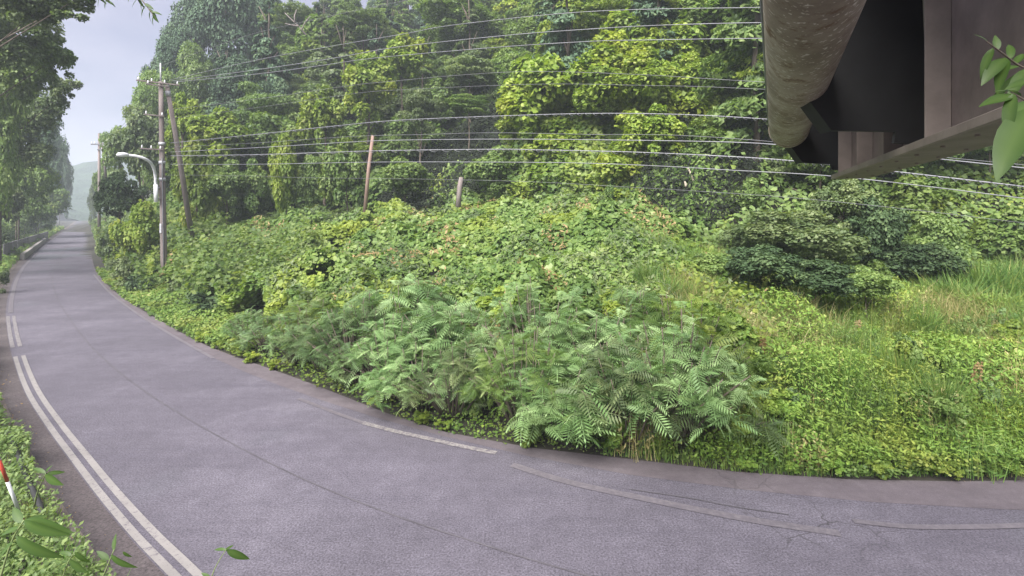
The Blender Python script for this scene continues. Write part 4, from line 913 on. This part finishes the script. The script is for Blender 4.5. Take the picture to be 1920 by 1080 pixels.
b0 = at(574, 66, 50); o = link('bare_limb', mesh_py('bare_limb', *join_data([tube_data([at(a, b, 50 + .2 * i) - b0 for i, (a, b) in enumerate(q)], np.linspace(.075, .03, len(q)), 6) for q in
    ([(574, 66), (560, 49), (546, 36), (534, 24)], [(560, 49), (548, 47), (534, 44)], [(553, 42), (552, 30), (556, 18)], [(566, 56), (572, 42), (582, 30)])]), smooth=True), M['polewood']); o.location = b0
tag(o, 'bare forked branch high on the hillside near the top edge', 'branch')

# overhead wires between the utility pole and the next pole out of view
W0 = np.array([-18.6, 27.4]); W1 = np.array([11.7, 12.0]); DW = W1 - W0
def wpt(px, py, off=0.0):
    k = (px - 960) / F; o = np.array([.45, .89]) * off; a = W0 + o
    t = (k * a[1] - a[0]) / (DW[0] - k * DW[1]); d = a[1] + DW[1] * t
    return at(px, py, d)
def wire(pts, r, label, off=0.0, mat='wire', grp='overhead wires crossing the hillside', spiral=False):
    P_ = [wpt(px, py, off) for px, py in pts]; S = smooth_poly([tuple(p) for p in P_], 8); o0 = Vector(S[0])
    pole_ = [Vector(p) - o0 for p in S]
    o = link('overhead_wire', tube('overhead_wire', pole_, r * .85, 6), M[mat]); o.location = o0; tag(o, label, 'wire', grp)
    if spiral:
        n = 700; SS = np.array([np.interp(np.linspace(0, 1, n), np.linspace(0, 1, len(S)), S[:, k]) for k in range(3)]).T - S[0]
        a = np.arange(n) * .9; SS[:, 2] += np.sin(a) * r * 2.2 - r * 1.5; SS[:, 1] += np.cos(a) * r * 2.2
        link('hanger_spiral', tube('hanger_spiral', SS, r * .4, 4), M['darkwire'], o)
E = (2060,)
wire([(318, 150), (480, 113), (620, 87), (761, 63), (850, 47), (1100, 22), (1430, 14), (1700, 12), (2060, 14)], .013, 'highest of the three bright parallel wires')
wire([(322, 152), (480, 131), (620, 110), (740, 89), (943, 67), (1100, 55), (1250, 47), (1500, 42), (2060, 45)], .015, 'middle of the three bright parallel wires', .35)
wire([(326, 154), (480, 139), (608, 122), (702, 109), (915, 90), (1100, 78), (1215, 75), (1500, 72), (2060, 78)], .015, 'lowest of the three bright parallel wires', .7)
wire([(300, 124), (380, 95), (480, 62), (620, 30), (740, 5), (900, -25)], .009, 'single thin faint wire slanting up past the bare whitish trunk', 0, 'darkwire')
wire([(322, 205), (480, 186), (660, 160), (740, 152), (860, 141), (1000, 134), (1200, 140), (1400, 152), (2060, 190)], .009, 'thin wire crossing the dark hollow, upper of two', 0, 'darkwire')
wire([(322, 222), (480, 202), (660, 176), (760, 168), (1000, 158), (1200, 160), (1400, 166), (2060, 200)], .008, 'thin wire crossing the dark hollow, lower of two', .4, 'darkwire')
wire([(320, 268), (480, 252), (621, 237), (739, 226), (924, 218), (1100, 213), (1250, 214), (1400, 221), (1650, 240), (2060, 280)], .017, 'thick wire wrapped by a spiral hanger, above the reddish post', 0, spiral=True)
wire([(320, 285), (480, 277), (646, 267), (739, 263), (924, 261), (1100, 262), (1350, 266), (1480, 273), (1700, 292), (2060, 330)], .016, 'wire passing the top of the reddish post')
wire([(320, 276), (480, 268), (660, 256), (800, 252), (924, 249), (1100, 252), (1350, 258), (2060, 322)], .010, 'thin wire just above the one passing the reddish post top', .3, 'darkwire')
wire([(320, 292), (480, 290), (702, 283), (924, 280), (1000, 281), (1180, 285), (1376, 294), (1500, 303), (1680, 322), (1920, 350), (2060, 368)], .020, 'thick wire with a spiral hanger crossing the middle of the reddish post', 0, spiral=True)
wire([(320, 308), (480, 308), (700, 304), (924, 304), (1100, 306), (1250, 312), (1370, 319), (1500, 326), (1590, 333), (1700, 345), (1920, 372), (2060, 390)], .014, 'wire below the spiral-wrapped pair, crossing the lower reddish post')
wire([(320, 328), (480, 330), (560, 333), (800, 336), (1000, 341), (1200, 352), (1350, 361), (1500, 372), (1700, 392), (1920, 418)], .007, 'lowest thin faint wire in front of the dark hollow', 0, 'darkwire')
for i, (a, b) in enumerate([(174, 300), (178, 304), (196, 306)]):
    p0 = at(a, 271, DF); p1 = at(296 + 8 * i, 158, D0); mid = (p0 + p1) / 2 - Vector((0, 0, .8)); S = smooth_poly([tuple(p0), tuple(mid), tuple(p1)], 8)
    o = link('overhead_wire', tube('overhead_wire', [Vector(p) - p0 for p in S], .009, 5), M['darkwire']); o.location = p0; tag(o, 'thin wire running from the distant pole to the tall utility pole', 'wire', 'wires between the two utility poles')

# ------------------------------------------------------------------ board fence and parapet on the left
fr = empty('board_fence', tuple(at(50, 470, 58))); tag(fr, 'grey board fence on the low parapet at the left side of the road', 'fence')
fo = Vector(fr.location)
A0 = at(6, 492, 41.7); A1 = at(90, 452, 80); nsl = 26
slat_me = mesh_py('slat', *box_data((0, 0, .75), (.5, .03, .75))); slat_me.materials.append(M['fence'])
dvec = (A1 - A0); ang = math.atan2(dvec.y, dvec.x); seg = dvec.length / nsl
for k in range(nsl):
    c = A0.lerp(A1, (k + .5) / nsl); o = link('slat', slat_me, None, fr); o.location = Vector((c.x, c.y, A0.z + (A1.z - A0.z) * (k + .5) / nsl)) - fo + Vector((0, .02 * (k % 2), random.uniform(-.03, .03))); o.rotation_euler.z = ang; o.scale.x = seg * .93
for zz in (.35, 1.25):
    link('rail', mesh_py('rail', *tube_data([A0 - fo + Vector((.06, .06, zz)), A1 - fo + Vector((.06, .06, zz))], .04, 6)), M['fence'], fr)
B0 = at(42, 487, 44); B1 = at(84, 455, 72)
pv, pf = box_data(((B1 - B0).length / 2, 0, .2), ((B1 - B0).length / 2, .15, .32))
o = link('parapet', mesh_py('parapet', pv, pf), M['concrete']); o.location = (B0.x, B0.y, B0.z); o.rotation_euler.z = math.atan2(B1.y - B0.y, B1.x - B0.x); tag(o, 'low pale concrete parapet in front of the board fence', 'parapet'); bevel(o, .03)

# black rail along the near verge and a red-and-white marker pole
pts = [at(a, b, 3.66 * F / (b - HZ)) for a, b in [(-30, 750), (-5, 775), (18, 812), (38, 865), (60, 915), (80, 962)]]; S = smooth_poly([tuple(p) for p in pts], 5); o0 = Vector(S[0])
rl = empty('verge_rail', tuple(o0)); tag(rl, 'black rail half buried in weeds at the lower left', 'rail')
link('bar', tube('bar', [Vector(p) - o0 for p in S], .034, 8), M['black'], rl)
for k in (3, 11, 19): link('stake', tube('stake', [Vector(S[k]) - o0 - Vector((0, 0, .5)), Vector(S[k]) - o0 + Vector((0, 0, .03))], .025, 6), M['black'], rl)
mb = at(41, 972, 6.3); mt = at(-10, 842, 5.9); mk = empty('marker_pole', tuple(mb)); tag(mk, 'thin red and white marker pole leaning in the weeds at the lower left', 'marker pole')
dv = mt - mb
for k, (a, b, c) in enumerate([(-.15, .10, 'red'), (.10, .55, 'white'), (.55, .85, 'red'), (.85, 1.2, 'white')]):
    link('band', tube('band', [dv * a, dv * b], .018, 8), M[c], mk)

# ------------------------------------------------------------------ steel pipe bridge overhead at the upper right
pa, pb = Vector((.209 + .51 * .5, .5, 5.125)), Vector((.209 + .51 * 7.0, 7.0, 5.125)); RP = .236
pd = pb - pa
pipe = empty('steel_pipe', tuple(pb)); tag(pipe, 'large round rusty-brown steel pipe hanging at the upper right', 'pipe')
V, Fc = tube_data([pa - pb, pd * -.6, pd * -.3, pd * -.02, Vector((0, 0, 0)), pd.normalized() * .10, pd.normalized() * .14], [RP, RP, RP, RP, RP * .98, RP * .84, RP * .5], 48)
link('barrel', mesh_py('barrel', V, Fc, True), M['pipe'], pipe)
V, Fc = tube_data([pd * -.035, pd * -.02], [RP + .007] * 2, 48); link('weld_band', mesh_py('weld_band', V, Fc, True), M['pipe'], pipe)
o = link('side_conduit', tube('side_conduit', [pa + Vector((-.262, 0, .04)) - pb, Vector((-.262, 0, .04)) + pd * -.05], .018, 8), M['darkwire'], pipe)
gd_ = Vector((1.27, 2.9, 0)).normalized(); gn = Vector((gd_.y, -gd_.x, 0))      # along and across (to the right)
g0 = Vector((4.42, 7.03, 4.47))                                                # left lower corner at the far end
gir = empty('bridge_girder', tuple(g0)); tag(gir, 'brown steel I-girder with a wide bottom flange at the upper right', 'girder')
def gbox(name, a0, a1, n0, n1, z0, z1, mat, par, bv=.004):
    """box along the girder from a0 to a1 (towards the camera is negative), across n0..n1, height z0..z1 above the flange underside"""
    c = gd_ * (a0 + a1) / 2 + gn * (n0 + n1) / 2 + Vector((0, 0, (z0 + z1) / 2)); Rm = Matrix((gd_, gn, (0, 0, 1))).transposed()
    V, Fc = box_data(c, ((a1 - a0) / 2, (n1 - n0) / 2, (z1 - z0) / 2), Rm); o = link(name, mesh_py(name, V, Fc), M[mat], par); bevel(o, bv, 1); return o
LNG = -4.75
gbox('bottom_flange', LNG - 1.6, 0, 0, .40, 0, .028, 'brown', gir)
gbox('web', LNG, -.03, .185, .205, .030, 1.75, 'brown', gir, .002)
gbox('edge_strip', LNG - 1.6, 0, -.035, -.002, -.004, .055, 'lightbrown', gir)  # lit side of the flange, its brightness put into the paint colour
gbox('top_flange', LNG, 0, 0, .40, 1.752, 1.785, 'brown', gir)
for k in range(4): gbox('stiffener', -.14 - k * 1.15, -.125 - k * 1.15, .03, .183, .031, 1.74, 'lightbrown', gir, .002)
gbox('inner_rail', LNG, -.04, .09, .125, .030, .07, 'lightbrown', gir)
rb = random.Random(2)
bolt_me = tube('bolt', [(0, 0, -.012), (0, 0, 0)], .014, 6, False)
bolt_me.materials.append(M['lightbrown'])
for k in range(16):
    o = link('bolt', bolt_me, None, gir); o.location = gd_ * (-.1 - k * .28) + gn * (.09 if k % 2 else .31)
def bracket(d, prof, label):
    """upright plate between pipe and girder with its lower left corner cut away"""
    P_ = [at(px, py, d) for px, py in prof]; P_ = [Vector((p.x, p.y, min(p.z, 6.45))) for p in P_]; o0 = P_[0]
    rt = empty('cross_bracket', tuple(o0)); tag(rt, label, 'bracket'); n = len(P_); th = Vector((0, .03, 0))
    V = [p - o0 for p in P_] + [p - o0 + th for p in P_]
    Fc = [tuple(range(n)), tuple(range(2 * n - 1, n - 1, -1))] + [(i, i + n, (i + 1) % n + n, (i + 1) % n) for i in range(n)]
    me = mesh_py('plate', V, Fc); b = bmesh.new(); b.from_mesh(me); bmesh.ops.recalc_face_normals(b, faces=b.faces); b.to_mesh(me); b.free()
    link('plate', me, M['black'], rt)
    parts = []
    for i in (3, 4):
        p, q = V[i], V[i + 1]; m_ = (p + q) / 2; u = (q - p).normalized(); Y_ = Vector((0, 1, 0))
        Rm = Matrix((u, Y_, u.cross(Y_))).transposed(); parts.append(box_data(m_ + Vector((0, .075, 0)), ((q - p).length / 2, .08, .005), Rm))
    link('edge_flange', mesh_py('edge_flange', *join_data(parts)), M['black'], rt)
bracket(7.02, [(1592, 321), (1560, 318), (1558, 308), (1505, 305), (1480, 270), (1500, 60), (1592, 60)], 'dark cut-cornered bracket plate at the far end of the girder, under the pipe end')
bracket(4.15, [(1742, 272), (1676, 268), (1680, 247), (1560, 245), (1510, 178), (1500, -200), (1722, -200)], 'large dark cut-cornered bracket plate between pipe and girder, nearer one')
shade_rt = empty('added_shade_slab', tuple(g0)); tag(shade_rt, 'unseen slab added above the pipe and girder to darken the steelwork', 'shade slab')  # out of view; added overhead only to darken the steelwork below
gbox('shade_slab', -7.5, .3, -.75, .6, 2.02, 2.16, 'black', shade_rt)
gbox('shade_beam', -7.5, .3, -.45, -.33, 1.85, 2.018, 'black', shade_rt)

# ------------------------------------------------------------------ leaves close to the lens
def big_leaf_mesh(seed, asp=.27, droop=.25, fold=.18):
    rng = random.Random(seed); V = []; Fc = []; n = 7
    for i in range(n + 1):
        u = i / n; w = asp * .5 * math.sin(math.pi * min(1, u ** .8)) ** .85 * (1 if 0 < i < n else .02)
        z = -droop * u * u; wob = rng.uniform(-.008, .008)
        V += [(u, -w, z - w * fold + wob), (u, 0, z), (u, w, z - w * fold - wob)] if False else [(u, -w, z + w * fold + wob), (u, 0, z), (u, w, z + w * fold - wob)]
    for i in range(n):
        a = i * 3; Fc += [(a, a + 3, a + 4, a + 1), (a + 1, a + 4, a + 5, a + 2)]
    me = mesh_py('leaf', V, Fc, True); at_ = me.attributes.new('tint', 'FLOAT', 'POINT')
    at_.data.foreach_set('value', [(.75 if i % 3 == 1 else .45) for i in range(len(V))]); me.materials.append(LM['bigleaf']); return me
BL = [big_leaf_mesh(1), big_leaf_mesh(2, .25, .45), big_leaf_mesh(3, .33, .15), big_leaf_mesh(4, .33, .3)]
def place_leaf(par, o0, a, b, k, roll=0.0, name='leaf'):
    """leaf from point a to point b"""
    v = b - a; L = v.length; x = v.normalized(); up = Vector((0, -.75, .66)); up = (Matrix.Rotation(roll, 3, x) @ up)
    z = (up - x * up.dot(x)).normalized(); y = z.cross(x); R_ = Matrix((x, y, z)).transposed().to_4x4()
    o = link(name, BL[k % 4], None, par); o.matrix_local = Matrix.Translation(a - o0) @ R_ @ Matrix.Scale(L, 4); return o
def sprig(name, label, stem, d, lv, r=.003, cat='branch', mat='bark'):
    S = smooth_poly([tuple(at(px, py, dd)) for px, py, dd in stem], 4); o0 = Vector(S[0]); rt = empty(name, tuple(o0)); tag(rt, label, cat)
    link('twig', tube('twig', [Vector(p) - o0 for p in S], np.linspace(r, r * .5, len(S)), 6), M[mat], rt)
    for i, (x0, y0, x1, y1, dd, roll) in enumerate(lv): place_leaf(rt, o0, at(x0, y0, d + dd * .3), at(x1, y1, d + dd), i, roll)
    return rt
stemgreen = simple('green_stem', (.10, .15, .05), (.18, .22, .09), 20, .6, bump=.05); M['stem'] = stemgreen
sprig('leafy_twig', 'twig with large glossy leaves in front of the girder at the right edge', [(1960, 135, 1.35), (1915, 125, 1.35), (1880, 100, 1.33), (1850, 78, 1.32)], 1.35,
      [(1852, 78, 1833, 60, 0, .2), (1862, 90, 1834, 130, -.03, .6), (1870, 95, 1868, 62, .02, -.3), (1885, 108, 1846, 140, -.05, .3), (1890, 110, 1862, 165, -.04, .8), (1895, 112, 1897, 68, .03, -.4),
       (1905, 120, 1918, 95, .03, -.5), (1910, 124, 1880, 125, -.02, .2), (1925, 128, 1890, 175, -.05, .5), (1930, 130, 1850, 178, .06, .1)])
sprig('leafy_twig', 'lower twig with long drooping leaves at the right edge, below the other twig', [(1965, 215, 1.25), (1925, 190, 1.25), (1895, 172, 1.25)], 1.25,
      [(1897, 172, 1868, 165, 0, .3), (1900, 175, 1880, 240, -.05, .7), (1905, 178, 1840, 190, -.02, .2), (1935, 200, 1868, 300, -.1, .5), (1938, 200, 1925, 280, -.06, .8), (1915, 180, 1892, 160, .03, -.3), (1945, 190, 1885, 215, -.03, .1),
       (1950, 150, 1895, 150, -.02, .2), (1955, 165, 1905, 205, .05, .4)])
sprig('hanging_twig', 'small leafy twig hanging into the sky from the top edge', [(245, -30, 9), (262, -5, 9), (280, 18, 9), (288, 30, 9)], 9,
      [(x, y, x + dx, y + dy, 0, r_) for x, y, dx, dy, r_ in [(262, -5, -20, 14, .3), (266, 2, -8, 22, .8), (270, 6, 18, 10, .1), (274, 10, -16, 18, .5), (278, 15, 14, 14, .2), (282, 20, -8, 20, .9), (286, 26, 10, 16, .5), (288, 30, -6, 16, .3), (268, 0, 20, -4, 0), (258, -8, 6, 22, .4), (250, -20, -14, 22, .6), (284, 22, 18, 2, .1)]], r=.012)
sprig('hanging_twig', 'dark leafy twig at the top edge left of the small hanging one', [(150, -30, 9), (180, -12, 9), (205, 2, 9)], 9,
      [(x, y, x + dx, y + dy, 0, r_) for x, y, dx, dy, r_ in [(170, -20, -10, 22, .3), (180, -12, 14, 16, .4), (188, -8, -8, 20, .6), (195, -4, 14, 10, .2), (200, 0, -8, 16, .8), (205, 2, 10, 8, .1)]], r=.012)
sprig('weed_plant', 'broad-leaved weed standing above the verge rail at the lower left', [(64, 950, 2.6), (72, 918, 2.55), (86, 888, 2.5)], 2.5,
      [(86, 888, 122, 884, .05, .2), (86, 888, 60, 872, 0, .3), (84, 890, 112, 912, -.06, .6), (86, 886, 96, 868, .06, -.2), (84, 888, 70, 900, -.04, .5)], r=.005, cat='plant', mat='stem')
sprig('weed_plant', 'weed with long pointed leaves low in the corner beside the marker pole', [(-10, 1120, 2.2), (20, 1020, 2.2), (45, 975, 2.2)], 2.2,
      [(45, 975, 120, 1003, -.05, .3), (45, 976, 92, 1018, -.1, .6), (42, 980, 20, 950, .05, 0), (40, 982, 85, 965, .05, .2), (36, 990, -8, 1000, 0, .3), (30, 1005, 82, 1062, -.08, .5), (25, 1015, -10, 1050, -.05, .4)], r=.005, cat='plant', mat='stem')
sprig('weed_plant', 'curled round leaf plant beside the double white line', [(180, 1110, 2.3), (200, 1065, 2.3), (214, 1030, 2.3)], 2.3,
      [(214, 1034, 212, 1000, .05, -.2), (208, 1040, 238, 1076, -.05, .6), (205, 1050, 180, 1032, 0, .2), (230, 1034, 244, 1048, 0, .5)], r=.004, cat='plant', mat='stem')
sprig('weed_plant', 'thin three-leaved shoot at the bottom edge over the asphalt', [(385, 1120, 2.3), (402, 1068, 2.3), (424, 1030, 2.3)], 2.3,
      [(424, 1031, 468, 1052, .03, .2), (424, 1031, 400, 1026, 0, .3), (420, 1034, 438, 1020, .05, -.2), (395, 1085, 378, 1072, 0, .4), (395, 1088, 415, 1100, 0, .4)], r=.003, cat='plant', mat='stem')
sprig('weed_plant', 'ragged low weed at the bottom edge left of the double white line', [(110, 1110, 2.5), (125, 1060, 2.5), (140, 1035, 2.5)], 2.5,
      [(140, 1035, 165, 1060, 0, .4), (135, 1042, 108, 1030, 0, .3), (130, 1050, 160, 1078, -.04, .6), (126, 1058, 100, 1075, 0, .3), (138, 1036, 150, 1018, .04, -.1)], r=.004, cat='plant', mat='stem')

# dry dock stalks in the meadow
def stalk_mesh(seed):
    rng = random.Random(seed); parts = [tube_data([(0, 0, 0), (.02, 0, .5), (.0, .02, 1.0)], [.012, .009, .004], 5)]
    for k in range(90):
        z = rng.uniform(.42, 1.0); a = rng.uniform(0, 6.28); r = .055 * (1.15 - z) + .02; p = Vector((math.cos(a) * r, math.sin(a) * r, z)); s = .022
        parts.append(([p + Vector((-s, 0, 0)), p + Vector((s, 0, .005)), p + Vector((0, s * .6, s * 1.4))], [(0, 1, 2)]))
    me = mesh_py('dry_stalk', *join_data(parts)); at_ = me.attributes.new('tint', 'FLOAT', 'POINT'); at_.data.foreach_set('value', [rng.random() for _ in me.vertices]); me.materials.append(LM['dry']); return me
ST = [stalk_mesh(i) for i in range(3)]
for i, (px, py, h) in enumerate([(1818, 790, 1.1), (1826, 740, .9), (1790, 800, .8), (1428, 760, 1.2), (1436, 752, 1.0), (1880, 720, .9), (1862, 700, .8), (1690, 640, .9), (1745, 655, .9), (1768, 690, .8), (1900, 760, .9), (1850, 770, .8), (1608, 690, 1.1), (935, 740, 1.4), (915, 720, 1.3), (945, 700, 1.5), (1700, 700, .8), (1640, 730, .7), (1730, 620, .9), (1785, 640, .9), (1560, 640, .8), (1520, 620, .9), (1870, 820, .7), (1750, 760, .7), (1660, 800, .6), (1910, 690, .8)]):
    d = hit(px, py); p = at(px, py, d); o = link('dry_stalk', ST[i % 3]); o.location = (p.x, p.y, float(terrain(p.x, p.y))); o.scale = (1.5, 1.5, h); o.rotation_euler = (random.uniform(-.12, .12), random.uniform(-.12, .12), i)
    tag(o, 'rusty dry seed stalk standing among green weeds, ' + zone(p.x, p.y), 'dry plant', 'dry seed stalks')

# ------------------------------------------------------------------ humid summer air
hz = mesh_py('haze', *box_data((-110, 300, 33), (640, 330, 36.5))); 
hm, hnt, hout = new_mat('haze_air'); pv_ = nd(hnt, 'ShaderNodeVolumePrincipled'); pv_.inputs['Density'].default_value = .0014; pv_.inputs['Color'].default_value = (.80, .86, .97, 1); pv_.inputs['Anisotropy'].default_value = .2
hnt.links.new(pv_.outputs[0], hout.inputs['Volume']); tag(link('haze', hz, hm), kind='stuff')
